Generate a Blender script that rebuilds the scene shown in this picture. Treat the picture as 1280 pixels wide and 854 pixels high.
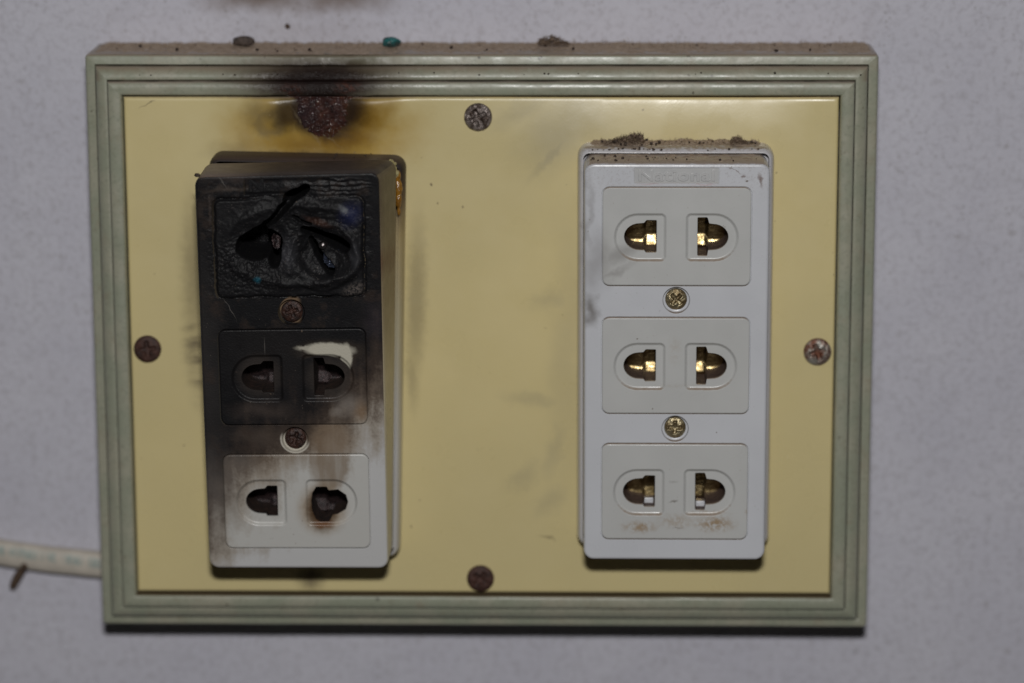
import bpy, math, random
import numpy as np
from mathutils import Matrix, Vector
from mathutils.geometry import tessellate_polygon

# ------------------------------------------------------------------ scene, camera, light, exposure
S = 0.00025                     # one modelling unit (about one photo pixel) in metres
scene = bpy.context.scene
for o in list(bpy.data.objects):
    bpy.data.objects.remove(o)
COL = scene.collection
random.seed(7)
rng = np.random.default_rng(11)

CAM = (134.73058, 869.38280, 4029.63480, -0.216565300, 0.024743215, -0.003191495)
FOC = 4000.0


def cam_rot():
    a, b, c = CAM[3:]
    rx = np.array([[1, 0, 0], [0, math.cos(a), -math.sin(a)], [0, math.sin(a), math.cos(a)]])
    ry = np.array([[math.cos(b), 0, math.sin(b)], [0, 1, 0], [-math.sin(b), 0, math.cos(b)]])
    rz = np.array([[math.cos(c), -math.sin(c), 0], [math.sin(c), math.cos(c), 0], [0, 0, 1]])
    return ry @ rx @ rz


RC = cam_rot()


def U(px, py, h):
    """survey helper: where the sight line through a photo pixel meets the plane at height h off the wall"""
    d = RC @ np.array([(px - 640) / FOC, -(py - 427) / FOC, -1.0])
    t = (h - CAM[2]) / d[2]
    return CAM[0] + t * d[0], CAM[1] + t * d[1]


def W(x, y, h):
    return (x * S, -h * S, y * S)


M3 = np.array([[1, 0, 0], [0, 0, -1], [0, 1, 0]], float)
cam_d = bpy.data.cameras.new("camera")
cam = bpy.data.objects.new("camera", cam_d)
COL.objects.link(cam)
mw = np.eye(4)
mw[:3, :3] = M3 @ RC
mw[:3, 3] = W(*CAM[:3])
cam.matrix_world = Matrix(mw.tolist())
cam_d.sensor_width = 36.0
cam_d.lens = FOC / 1280 * 36
cam_d.clip_start, cam_d.clip_end = 0.05, 50
fx, fy = U(845, 300, 232)
fv = np.array([fx, fy, 232]) - np.array(CAM[:3])
cam_d.dof.use_dof = True
cam_d.dof.focus_distance = float(-(fv @ RC)[2]) * S
cam_d.dof.aperture_fstop = 4.8
scene.camera = cam

world = bpy.data.worlds.new("World")
scene.world = world
world.use_nodes = True
world.node_tree.nodes["Background"].inputs[0].default_value = (1.0, 0.93, 0.85, 1)
world.node_tree.nodes["Background"].inputs[1].default_value = 0.012

ld = bpy.data.lights.new("camera_flash", 'AREA')
ld.shape = 'RECTANGLE'
ld.size, ld.size_y = 0.065, 0.04
ld.energy = 5.45
ld.color = (1.0, 0.985, 0.97)
flash = bpy.data.objects.new("camera_flash", ld)
COL.objects.link(flash)
flash.location = W(150, 1490, 4050)
tgt = Vector(W(0, 0, 120))
flash.rotation_euler = (tgt - flash.location).to_track_quat('-Z', 'Y').to_euler()

scene.view_settings.view_transform = 'Standard'
scene.view_settings.look = 'None'
scene.view_settings.gamma = 1.0
scene.view_settings.exposure = 0.0
scene.render.engine = 'CYCLES'
scene.cycles.max_bounces = 8
scene.cycles.caustics_reflective = False
scene.cycles.caustics_refractive = False

# ------------------------------------------------------------------ numpy noise


def hash2(ix, iy, seed):
    n = (ix.astype(np.int64) * 374761393 + iy.astype(np.int64) * 668265263 + seed * 974634777) & 0x7fffffff
    n = ((n ^ (n >> 13)) * 1274126177) & 0x7fffffff
    n = n ^ (n >> 16)
    return (n & 0xffff) / 65535.0


def vnoise(x, y, seed=0):
    x = np.asarray(x, float); y = np.asarray(y, float)
    ix, iy = np.floor(x), np.floor(y)
    fx_, fy_ = x - ix, y - iy
    fx_ = fx_ * fx_ * (3 - 2 * fx_); fy_ = fy_ * fy_ * (3 - 2 * fy_)
    a = hash2(ix, iy, seed); b = hash2(ix + 1, iy, seed)
    c = hash2(ix, iy + 1, seed); d = hash2(ix + 1, iy + 1, seed)
    return (a * (1 - fx_) + b * fx_) * (1 - fy_) + (c * (1 - fx_) + d * fx_) * fy_


def fbm(x, y, seed=0, oct_=4):
    s, amp, tot = 0, 1, 0
    for k in range(oct_):
        s = s + amp * vnoise(x * 2 ** k + k * 17.3, y * 2 ** k - k * 9.1, seed + k); tot += amp; amp *= 0.5
    return s / tot - 0.5


def worley(x, y, seed=0):
    ix, iy = np.floor(x), np.floor(y)
    best = np.full(np.shape(x), 9.0)
    for dx in (-1, 0, 1):
        for dy in (-1, 0, 1):
            cx, cy = ix + dx, iy + dy
            qx = cx + hash2(cx, cy, seed); qy = cy + hash2(cx, cy, seed + 5)
            best = np.minimum(best, (x - qx) ** 2 + (y - qy) ** 2)
    return np.sqrt(best)


def sstep(a, b, x):
    t = np.clip((x - a) / (b - a), 0, 1)
    return t * t * (3 - 2 * t)


# ------------------------------------------------------------------ material node language
class V:
    def __init__(s, g, sock): s.g, s.s = g, sock
    def _m(s, op, o): return s.g.math(op, s, o)
    def __add__(s, o): return s._m('ADD', o)
    __radd__ = __add__
    def __mul__(s, o): return s._m('MULTIPLY', o)
    __rmul__ = __mul__
    def __sub__(s, o): return s._m('SUBTRACT', o)
    def __rsub__(s, o): return s.g.math('SUBTRACT', o, s)
    def max(s, o): return s._m('MAXIMUM', o)
    def min(s, o): return s._m('MINIMUM', o)
    def clamp(s): return s.g.ramp(s, 0, 1, False)
    def pow(s, o): return s._m('POWER', o)


class Mat:
    def __init__(s, name):
        s.m = bpy.data.materials.new(name)
        s.m.use_nodes = True
        s.nt = s.m.node_tree
        s.b = s.nt.nodes["Principled BSDF"]
        geo = s.nt.nodes.new("ShaderNodeNewGeometry")
        s.geo = geo
        sc = s.vm('SCALE', geo.outputs['Position']); sc.inputs['Scale'].default_value = 1 / S
        s.p3 = sc.outputs[0]
        sep = s.nt.nodes.new("ShaderNodeSeparateXYZ"); s.nt.links.new(s.p3, sep.inputs[0])
        s.X, s.Y = V(s, sep.outputs[0]), V(s, sep.outputs[2])
        cmb = s.nt.nodes.new("ShaderNodeCombineXYZ")
        s.nt.links.new(sep.outputs[0], cmb.inputs[0]); s.nt.links.new(sep.outputs[2], cmb.inputs[1])
        s.q = cmb.outputs[0]
        nsep = s.nt.nodes.new("ShaderNodeSeparateXYZ"); s.nt.links.new(geo.outputs['True Normal'], nsep.inputs[0])
        s.nx, s.nh, s.ny = V(s, nsep.outputs[0]), 0 - V(s, nsep.outputs[1]), V(s, nsep.outputs[2])

    def vm(s, op, a=None, b=None):
        n = s.nt.nodes.new("ShaderNodeVectorMath"); n.operation = op
        for i, v in enumerate((a, b)):
            if v is None: continue
            if isinstance(v, tuple): n.inputs[i].default_value = v
            else: s.nt.links.new(v, n.inputs[i])
        return n

    def put(s, sock, v):
        if isinstance(v, V): s.nt.links.new(v.s, sock)
        elif isinstance(v, (int, float)): sock.default_value = v
        elif isinstance(v, tuple): sock.default_value = (*v, 1) if len(v) == 3 else v
        else: s.nt.links.new(v, sock)

    def math(s, op, a, b=0.0):
        n = s.nt.nodes.new("ShaderNodeMath"); n.operation = op
        s.put(n.inputs[0], a); s.put(n.inputs[1], b)
        return V(s, n.outputs[0])

    def ramp(s, v, a, b, smooth=True, lo=0.0, hi=1.0):
        n = s.nt.nodes.new("ShaderNodeMapRange"); n.interpolation_type = 'SMOOTHSTEP' if smooth else 'LINEAR'
        n.clamp = True
        s.put(n.inputs[0], v)
        for i, x in enumerate((a, b, lo, hi)): n.inputs[i + 1].default_value = x
        return V(s, n.outputs[0])

    def noise(s, size, detail=3, rough=0.55, vec=None, dist=0.0, stretch=None, off=0.0):
        vec = s.p3 if vec is None else vec
        st = stretch or (1, 1, 1)
        mp = s.nt.nodes.new("ShaderNodeMapping"); s.nt.links.new(vec, mp.inputs[0])
        mp.inputs['Scale'].default_value = tuple(1.0 / (size * k) for k in st)
        mp.inputs['Location'].default_value = (off, off * 0.7, off * 1.3)
        n = s.nt.nodes.new("ShaderNodeTexNoise")
        s.nt.links.new(mp.outputs[0], n.inputs['Vector'])
        n.inputs['Scale'].default_value = 1.0
        n.inputs['Detail'].default_value = detail
        n.inputs['Roughness'].default_value = rough
        n.inputs['Distortion'].default_value = dist
        s.last_noise = n
        return V(s, n.outputs['Fac'])

    def voro(s, size, vec=None, feature='F1'):
        vec = s.p3 if vec is None else vec
        n = s.nt.nodes.new("ShaderNodeTexVoronoi"); n.feature = feature
        sc = s.vm('SCALE', vec); sc.inputs['Scale'].default_value = 1 / size
        s.nt.links.new(sc.outputs[0], n.inputs['Vector']); n.inputs['Scale'].default_value = 1.0
        return V(s, n.outputs['Distance'])

    def warp(s, vec, size, amp, detail=3):
        s.noise(size, detail, vec=vec)
        c = s.vm('SUBTRACT', s.last_noise.outputs['Color'], (0.5, 0.5, 0.5))
        sc = s.vm('SCALE', c.outputs[0]); sc.inputs['Scale'].default_value = amp
        return s.vm('ADD', vec, sc.outputs[0]).outputs[0]

    def blob(s, c, rx, ry, rot=0.0, k=1.0, vec=None, inner=0.0):
        mp = s.nt.nodes.new("ShaderNodeMapping"); mp.vector_type = 'TEXTURE'
        s.nt.links.new(s.q if vec is None else vec, mp.inputs[0])
        mp.inputs['Location'].default_value = (c[0], c[1], 0)
        mp.inputs['Rotation'].default_value = (0, 0, math.radians(rot))
        mp.inputs['Scale'].default_value = (rx, ry, 1e6)
        ln = s.vm('LENGTH', mp.outputs[0])
        return s.ramp(ln.outputs['Value'], 1.0, inner, True, 0.0, k)

    def mix(s, f, a, b):
        n = s.nt.nodes.new("ShaderNodeMix"); n.data_type = 'RGBA'
        s.put(n.inputs[0], f); s.put(n.inputs[6], a); s.put(n.inputs[7], b)
        return n.outputs[2]

    def cramp(s, f, stops):
        n = s.nt.nodes.new("ShaderNodeValToRGB")
        s.put(n.inputs[0], f)
        e = n.color_ramp.elements
        while len(e) < len(stops): e.new(0.5)
        for i, (p, c) in enumerate(stops):
            e[i].position = p; e[i].color = (*c, 1)
        return n.outputs[0]

    def bump(s, h, dist, strength=1.0):
        n = s.nt.nodes.new("ShaderNodeBump")
        n.inputs['Strength'].default_value = strength
        n.inputs['Distance'].default_value = dist * S
        s.put(n.inputs['Height'], h)
        if s.b.inputs['Normal'].links:
            s.nt.links.new(s.b.inputs['Normal'].links[0].from_socket, n.inputs['Normal'])
        s.nt.links.new(n.outputs[0], s.b.inputs['Normal'])

    def done(s, color, rough=0.5, metal=0.0, spec=0.5, **kw):
        s.put(s.b.inputs['Base Color'], color)
        s.put(s.b.inputs['Roughness'], rough)
        s.put(s.b.inputs['Metallic'], metal)
        s.put(s.b.inputs['Specular IOR Level'], spec)
        for k, v in kw.items(): s.put(s.b.inputs[k.replace('_', ' ')], v)
        return s.m

    def dust(s, col, lo=0.35, hi=0.85, k=0.95, tint=(0.34, 0.265, 0.205)):
        """dust lying on whatever faces upward"""
        n = s.noise(7, 4)
        f = s.ramp(s.ny + (n - 0.5) * 0.5, lo, hi) * k
        return s.mix(f, col, tint)

    def specks(s, col, size, thr, tint, k=1.0, mask=None, off=0.0):
        v = s.voro(size, vec=s.warp(s.p3, size * 0.7, size * 0.5))
        f = s.ramp(v, thr, thr * 0.6) * k
        gate = s.ramp(s.noise(size * 5, 2, off=off), 0.5, 0.62)
        f = f * gate
        if mask is not None: f = f * mask
        return s.mix(f, col, tint)


# ------------------------------------------------------------------ object helpers
ORG = {}


def link_mesh(name, verts, faces, mats, parent=None, smooth=35, mat_idx=None):
    v = np.asarray(verts, float)
    o_ = np.array(ORG.get(parent.name, (0, 0, 0))) if parent else np.zeros(3)
    v = v - o_
    w = np.stack([v[:, 0] * S, -v[:, 2] * S, v[:, 1] * S], 1)
    me = bpy.data.meshes.new(name)
    me.from_pydata(w.tolist(), [], [list(map(int, f)) for f in faces])
    for m in (mats if isinstance(mats, (list, tuple)) else [mats]): me.materials.append(m)
    if mat_idx is not None: me.polygons.foreach_set('material_index', np.asarray(mat_idx, np.int32))
    me.polygons.foreach_set('use_smooth', np.ones(len(me.polygons), bool))
    me.update()
    if smooth and smooth < 180: me.set_sharp_from_angle(angle=math.radians(smooth))
    o = bpy.data.objects.new(name, me)
    COL.objects.link(o)
    if parent:
        o.parent = parent
        ORG[o.name] = tuple(o_)
    return o


def tag(o, label, cat, group=None, kind=None):
    if label: o['label'] = label
    if cat: o['category'] = cat
    if group: o['group'] = group
    if kind: o['kind'] = kind
    return o


def thing(name, org, label, cat, group=None):
    o = bpy.data.objects.new(name, None)
    COL.objects.link(o)
    o.empty_display_size = 0.01
    o.location = W(*org)
    ORG[o.name] = tuple(org)
    return tag(o, label, cat, group)


class MB:
    def __init__(s): s.v, s.f, s.mi = [], [], []
    def add(s, verts, faces, mi=0):
        b = len(s.v)
        s.v += [tuple(map(float, p)) for p in verts]
        s.f += [[b + i for i in f] for f in faces]
        s.mi += [mi] * len(faces)
    def stack(s, loops, mi=0, cap_last=False, cap_first=False):
        n = len(loops[0])
        fs = []
        for k in range(len(loops) - 1):
            for i in range(n):
                j = (i + 1) % n
                fs.append([k * n + i, k * n + j, (k + 1) * n + j, (k + 1) * n + i])
        if cap_last: fs.append([(len(loops) - 1) * n + i for i in range(n)])
        if cap_first: fs.append([i for i in range(n)][::-1])
        s.add([p for lp in loops for p in lp], fs, mi)
    def flat(s, outer, holes, mi=0):
        polys = [[Vector(p) for p in outer]] + [[Vector(p) for p in h] for h in holes]
        tris = tessellate_polygon(polys)
        pts = [tuple(p) for pl in polys for p in pl]
        fs = []
        for t in tris:
            a, b, c = (pts[i] for i in t)
            cr = (b[0] - a[0]) * (c[1] - a[1]) - (b[1] - a[1]) * (c[0] - a[0])
            if abs(cr) < 1e-9: continue
            fs.append(list(t) if cr > 0 else list(t)[::-1])
        s.add(pts, fs, mi)
    def grid(s, P, mi=0, keep=None):
        ny, nx = P.shape[:2]
        idx = np.arange(ny * nx).reshape(ny, nx)
        f = np.stack([idx[:-1, :-1], idx[:-1, 1:], idx[1:, 1:], idx[1:, :-1]], -1)
        if keep is not None: f = f[keep]
        f = f.reshape(-1, 4)
        used = np.unique(f)
        rm = np.full(ny * nx, -1); rm[used] = np.arange(len(used))
        s.add(P.reshape(-1, 3)[used], rm[f].tolist(), mi)
    def build(s, name, mats, parent=None, smooth=35, fn=None):
        v = np.array(s.v)
        if fn: v = fn(v)
        return link_mesh(name, v, s.f, mats, parent, smooth, s.mi)


def rrect(x0, y0, x1, y1, r, h, n=6):
    rr = r if isinstance(r, (tuple, list)) else (r,) * 4      # bl, br, tr, tl
    out = []
    for (cx, cy, a0, q) in ((x0 + rr[0], y0 + rr[0], 180, rr[0]), (x1 - rr[1], y0 + rr[1], 270, rr[1]),
                            (x1 - rr[2], y1 - rr[2], 0, rr[2]), (x0 + rr[3], y1 - rr[3], 90, rr[3])):
        for k in range(n + 1):
            a = math.radians(a0 + 90 * k / n)
            out.append((cx + q * math.cos(a), cy + q * math.sin(a), h))
    return out


def inset(x0, y0, x1, y1, r, d, h, n=6):
    if isinstance(r, (tuple, list)): r = tuple(max(q - d, 0.3) for q in r)
    else: r = max(r - d, 0.3)
    return rrect(x0 + d, y0 + d, x1 - d, y1 - d, r, h, n)


def circ(cx, cy, r, h, n=40):
    return [(cx + r * math.cos(2 * math.pi * k / n), cy + r * math.sin(2 * math.pi * k / n), h) for k in range(n)]


# ------------------------------------------------------------------ materials
UP = lambda x, y: U(x, y, 126)
UF = lambda x, y: U(x, y, 118)
UL = lambda x, y: U(x, y, 230 + 68 * (710 - y) / 490)
UR = lambda x, y: U(x, y, 232)


def mat_wall():
    m = Mat("wall_paint")
    n = m.noise(160, 3)
    col = m.mix(m.ramp(n, 0.3, 0.7), (0.575, 0.57, 0.645), (0.62, 0.615, 0.685))
    n2 = m.noise(9, 4, 0.65)
    col = m.mix(m.ramp(n2, 0.46, 0.68) * 0.5, col, (0.43, 0.415, 0.455))
    col = m.mix(m.ramp(m.noise(20, 4, 0.7, off=2), 0.5, 0.72) * 0.18, col, (0.40, 0.385, 0.41))
    col = m.specks(col, 38, 0.13, (0.34, 0.32, 0.32), 0.40)
    col = m.specks(col, 9, 0.28, (0.38, 0.365, 0.38), 0.5, off=3.3)
    w = m.warp(m.q, 40, 34)
    f = m.blob(U(325, -4, 0), 110, 34, vec=w, k=0.95)
    f = f.max(m.blob(U(430, -6, 0), 100, 36, vec=w, k=0.95))
    f = f.max(m.blob(U(380, 40, 0), 150, 34, vec=w, k=0.16))
    col = m.mix(f, col, (0.20, 0.15, 0.125))
    f = m.blob(U(1068, 815, 0), 9, 6, vec=w, k=0.5).max(m.blob(U(1096, 645, 0), 7, 5, k=0.3, vec=w))
    col = m.mix(f, col, (0.22, 0.21, 0.21))
    m.bump(m.noise(26, 2), 2.2, 0.5)
    m.bump(m.noise(6, 3, 0.6), 1.6, 0.7)
    return m.done(col, 0.7, spec=0.3)


def mat_frame():
    m = Mat("green_painted_moulding")
    n = m.noise(60, 4)
    col = m.mix(m.ramp(n, 0.35, 0.7), (0.315, 0.335, 0.255), (0.385, 0.375, 0.29))
    col = m.mix(m.ramp(m.noise(5, 4, 0.65), 0.48, 0.68) * 0.5, col, (0.235, 0.245, 0.185))
    col = m.mix(m.ramp(m.noise(24, 4, 0.7), 0.52, 0.75) * 0.45, col, (0.30, 0.25, 0.175))
    col = m.specks(col, 17, 0.13, (0.10, 0.085, 0.06), 0.8)
    col = m.specks(col, 30, 0.10, (0.06, 0.05, 0.04), 0.8, off=7)
    col = m.dust(col, 0.42, 0.95, m.ramp(m.Y, -310, -250) * 0.85)
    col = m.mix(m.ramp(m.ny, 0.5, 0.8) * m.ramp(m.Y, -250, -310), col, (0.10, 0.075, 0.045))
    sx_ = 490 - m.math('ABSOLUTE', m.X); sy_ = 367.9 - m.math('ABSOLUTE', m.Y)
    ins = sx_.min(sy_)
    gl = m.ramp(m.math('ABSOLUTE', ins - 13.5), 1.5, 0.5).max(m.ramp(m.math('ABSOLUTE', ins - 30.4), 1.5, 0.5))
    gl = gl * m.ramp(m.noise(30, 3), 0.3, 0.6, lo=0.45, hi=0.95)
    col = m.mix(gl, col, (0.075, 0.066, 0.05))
    dt = m.ramp(m.Y, 334, 338) * m.ramp(ins, 26, 14) * m.ramp(ins, 13.5, 15) * m.ramp(m.noise(20, 4), 0.25, 0.6, lo=0.3, hi=0.75)
    col = m.mix(dt, col, (0.27, 0.215, 0.15))
    w = m.warp(m.q, 34, 34)
    w2 = m.warp(m.q, 8, 9)
    halo = m.blob(UF(395, 92), 170, 56, vec=w, k=0.75, inner=0.2)
    halo = halo.max(m.blob(UF(355, 74), 120, 16, vec=w, k=0.35))
    col = m.mix(halo, col, (0.14, 0.115, 0.075))
    brown = m.blob(UF(398, 99), 145, 34, vec=w2, k=0.95, inner=0.2)
    col = m.mix(brown, col, (0.045, 0.028, 0.02))
    core = m.blob(UF(398, 106), 92, 32, vec=w2, k=0.97, inner=0.35)
    col = m.mix(core, col, (0.016, 0.010, 0.009))
    burn = brown.max(core)
    rd = m.blob(UF(436, 108), 26, 12, vec=w2, k=0.7).max(m.blob(UF(365, 110), 26, 12, vec=w2, k=0.5)) * m.ramp(m.noise(5, 3, 0.7), 0.4, 0.6)
    col = m.mix(rd, col, (0.10, 0.033, 0.020))
    m.bump(m.noise(2.2, 2, 0.65) * core, 1.1, 1.0)
    m.bump(m.noise(7, 4, 0.7) * burn, 1.5, 0.6)
    m.bump(m.noise(14, 3), 0.7, 0.5)
    r = m.ramp(m.noise(30, 3), 0.3, 0.7, lo=0.28, hi=0.46)
    return m.done(col, r, spec=0.5 - halo * 0.3 - core * 0.15)


def mat_plate():
    m = Mat("cream_plastic_plate")
    n = m.noise(220, 2)
    col = m.mix(m.ramp(n, 0.3, 0.7), (0.675, 0.575, 0.300), (0.715, 0.605, 0.310))
    w = m.warp(m.q, 70, 50)
    w2 = m.warp(m.q, 24, 30)
    w3 = m.warp(m.q, 10, 12)
    # grey smoke wisps
    f = m.blob(UP(700, 165), 100, 60, 35, 0.40, w)
    f = f.max(m.blob(UP(692, 192), 66, 13, 48, 0.50, w3))
    f = f.max(m.blob(UP(655, 140), 70, 26, 20, 0.28, w2))
    f = f.max(m.blob(UP(690, 375), 46, 22, 15, 0.26, w2))
    f = f.max(m.blob(UP(672, 500), 62, 18, -5, 0.26, w2))
    f = f.max(m.blob(UP(695, 560), 20, 66, -10, 0.28, w2))
    f = f.max(m.blob(UP(655, 595), 40, 20, 40, 0.24, w2))
    f = f.max(m.blob(UP(690, 625), 44, 22, 40, 0.24, w2))
    f = f.max(m.blob(UP(308, 168), 80, 18, 62, 0.26, w2))
    f = f.max(m.blob(UP(715, 430), 40, 280, 0, 0.22, w))
    col = m.mix(f, col, (0.27, 0.25, 0.19))
    # brown soot beside the burnt outlet
    st = m.ramp(m.noise(16, 3, stretch=(3.0, 1, 1)), 0.35, 0.65, lo=0.35, hi=1.0)
    g = m.blob(UP(243, 345), 26, 150, 0, 0.50, w3)
    g = g.max(m.blob(UP(247, 440), 26, 95, 2, 0.95, w3) * st)
    g = g.max(m.blob(UP(520, 375), 20, 150, -2, 0.42, w3, inner=0.1))
    g = g.max(m.blob(UP(515, 470), 13, 70, 2, 0.35, w3))
    g = g.max(m.blob(UP(305, 185), 62, 24, 10, 0.42, w2))
    g = g.max(m.blob(UP(388, 722), 28, 26, 0, 0.85, w3))
    col = m.mix(g, col, (0.115, 0.09, 0.06))
    # amber scorch round the blister
    a = m.blob(UP(402, 162), 160, 84, 0, 0.98, w2, inner=0.35)
    a = a * m.ramp(m.noise(26, 3), 0.28, 0.6, lo=0.8, hi=1)
    col = m.mix(a, col, (0.45, 0.285, 0.052))
    a2 = m.blob(UP(428, 172), 62, 30, 8, 0.95, w3, inner=0.2).max(m.blob(UP(385, 182), 80, 18, 0, 0.7, w3))
    a2 = a2.max(m.blob(UP(452, 145), 44, 48, 0, 0.85, w3, inner=0.1)).max(m.blob(UP(470, 135), 40, 40, 0, 0.5, w2))
    col = m.mix(a2, col, (0.20, 0.105, 0.012))
    ring = m.blob(UP(336, 154), 26, 26, 0, 0.6, w3, inner=0.5) * (1 - m.blob(UP(338, 154), 15, 15, 0, 0.7, w3))
    ring = ring.max(m.blob(UP(322, 140), 30, 30, 0, 0.45, w3))
    col = m.mix(ring, col, (0.17, 0.135, 0.075))
    b = m.blob(UP(405, 136), 66, 46, 0, 0.98, w3, inner=0.55)
    b = b.max(m.blob(UP(362, 140), 34, 42, -25, 0.9, w3, inner=0.2))
    b = b.max(m.blob(UP(412, 168), 42, 14, 0, 0.85, w3, inner=0.1))
    b = b.max(m.blob(UP(370, 193), 110, 7, 0, 0.55, w3))
    col = m.mix(b, col, (0.030, 0.017, 0.010))
    # thin scratches through the scorch
    s1 = m.blob(UP(384, 160), 44, 2.0, -52, 0.3, w3)
    s1 = s1.max(m.blob(UP(410, 172), 30, 1.6, -38, 0.25, w3))
    col = m.mix(s1, col, (0.40, 0.32, 0.19))
    # hair crack in the top left corner, dirt spots
    hc = m.blob(UP(184, 130), 17, 1.2, 25, 0.75, m.warp(m.q, 8, 7))
    hc = hc.max(m.blob(UP(684, 673), 16, 3, -15, 0.5, w3))
    hc = hc.max(m.blob(UP(539, 231), 2.0, 4.5, 0, 0.95, w3))
    col = m.mix(hc, col, (0.13, 0.095, 0.06))
    col = m.specks(col, 21, 0.075, (0.20, 0.145, 0.08), 0.75)
    col = m.specks(col, 9, 0.07, (0.86, 0.80, 0.62), 0.5, off=5)
    col = m.dust(col, 0.6, 1.0, 0.6)
    m.bump(m.noise(40, 2), 0.8, 0.35)
    m.bump(m.noise(2.4, 2, 0.6) * (b.max(a2 * 0.35)), 0.5, 0.7)
    m.bump(m.noise(2.2, 2), 0.12, 0.5)
    r = m.ramp(m.noise(50, 3), 0.3, 0.7, lo=0.26, hi=0.38)
    return m.done(col, r, spec=0.5 - a * 0.32)


def mat_blister():
    m = Mat("blistered_char")
    v = m.noise(9, 4, 0.7)
    col = m.cramp(v, [(0.30, (0.018, 0.009, 0.009)), (0.55, (0.052, 0.021, 0.017)), (0.74, (0.12, 0.043, 0.025))])
    pu = m.blob(UP(378, 145), 24, 34, 0, 0.6, m.warp(m.q, 8, 8))
    col = m.mix(pu, col, (0.030, 0.024, 0.030))
    rd = m.blob(UP(440, 138), 14, 30, 20, 0.7, m.warp(m.q, 6, 8)).max(m.blob(UP(420, 164), 30, 8, 15, 0.7, m.warp(m.q, 6, 8)))
    col = m.mix(rd, col, (0.10, 0.040, 0.018))
    m.bump(m.noise(2.6, 2, 0.65), 2.4, 1.0)
    return m.done(col, 0.11, spec=0.6)


def smoke_specks(m, col, k=1.0):
    col = m.specks(col, 19, 0.085, (0.16, 0.12, 0.09), 0.8 * k)
    return m.specks(col, 7, 0.10, (0.30, 0.25, 0.20), 0.4 * k, off=2.0)


def mat_white(name, tone, panel=False, dlim=(0.62, 0.95), gl=(0.24, 0.36)):
    m = Mat(name)
    n = m.noise(110, 3)
    t2 = tuple(c * 0.95 for c in tone)
    col = m.mix(m.ramp(n, 0.3, 0.7), tone, t2)
    w = m.warp(m.q, 30, 34)
    f = m.blob(UR(744, 330), 30, 62, -12, 0.45, w)
    f = f.max(m.blob(UR(738, 385), 17, 26, 0, 0.85, w))
    f = f.max(m.blob(UR(775, 318), 48, 15, 30, 0.42, w))
    f = f.max(m.blob(UR(765, 345), 45, 8, 30, 0.40, w))
    f = f.max(m.blob(UR(736, 280), 9, 120, 0, 0.35, w))
    col = m.mix(f, col, (0.19, 0.175, 0.165))
    if panel:
        w3 = m.warp(m.q, 6, 10)
        d = m.blob(UR(800, 659), 32, 11, 0, 0.75, w3)
        d = d.max(m.blob(UR(893, 655), 36, 15, 0, 0.85, w3))
        d = d.max(m.blob(UR(846, 652), 34, 14, 0, 0.45, w3))
        d = d.max(m.blob(UR(885, 642), 40, 4, 0, 0.4, w3))
        d = d.max(m.blob(UR(934, 641), 4, 14, 0, 0.45, w3))
        d = d.max(m.blob(UR(843, 437), 12, 26, 0, 0.16, w3))
        d = d.max(m.blob(UR(845, 483), 44, 4, 0, 0.13, w3))
        d = d * m.ramp(m.noise(5, 4, 0.7), 0.36, 0.6)
        col = m.mix(d, col, (0.32, 0.20, 0.085))
        tiny = m.warp(m.q, 3.5, 6)
        t = m.blob(UR(842, 627), 8, 2.4, 12, 0.8, tiny).max(m.blob(UR(842, 603), 8, 2.2, 0, 0.35, tiny))
        t = t.max(m.blob(UR(848, 660), 12, 1.2, 0, 0.6, tiny))
        col = m.mix(t, col, (0.17, 0.15, 0.13))
    else:
        w3 = m.warp(m.q, 8, 10)
        hair = m.blob(UR(951, 225), 3.4, 13, 14, 0.85, w3)
        hair = hair.max(m.blob(UR(929, 221), 4, 2.6, 0, 0.8, w3)).max(m.blob(UR(918, 213), 18, 1.2, -24, 0.6, w3))
        col = m.mix(hair, col, (0.17, 0.105, 0.085))
        pink = m.blob(UR(812, 231), 22, 1.6, 0, 0.35, w3).max(m.blob(UR(880, 231), 22, 1.6, 0, 0.45, w3))
        col = m.mix(pink, col, (0.55, 0.28, 0.27))
        gr = m.ramp(m.Y, 205, 262, False) * m.ramp(m.noise(3.0, 3, 0.7), 0.5, 0.66) * 0.45
        col = m.mix(gr, col, (0.36, 0.32, 0.30))
    col = smoke_specks(m, col)
    col = m.dust(col, dlim[0], dlim[1], 0.95)
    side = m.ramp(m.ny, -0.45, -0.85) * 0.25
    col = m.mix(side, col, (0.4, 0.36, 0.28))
    m.bump(m.noise(3.0, 3), 0.18, 0.4)
    r = m.ramp(m.noise(30, 3), 0.3, 0.7, lo=gl[0], hi=gl[1])
    return m.done(col, r, spec=0.5)


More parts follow.
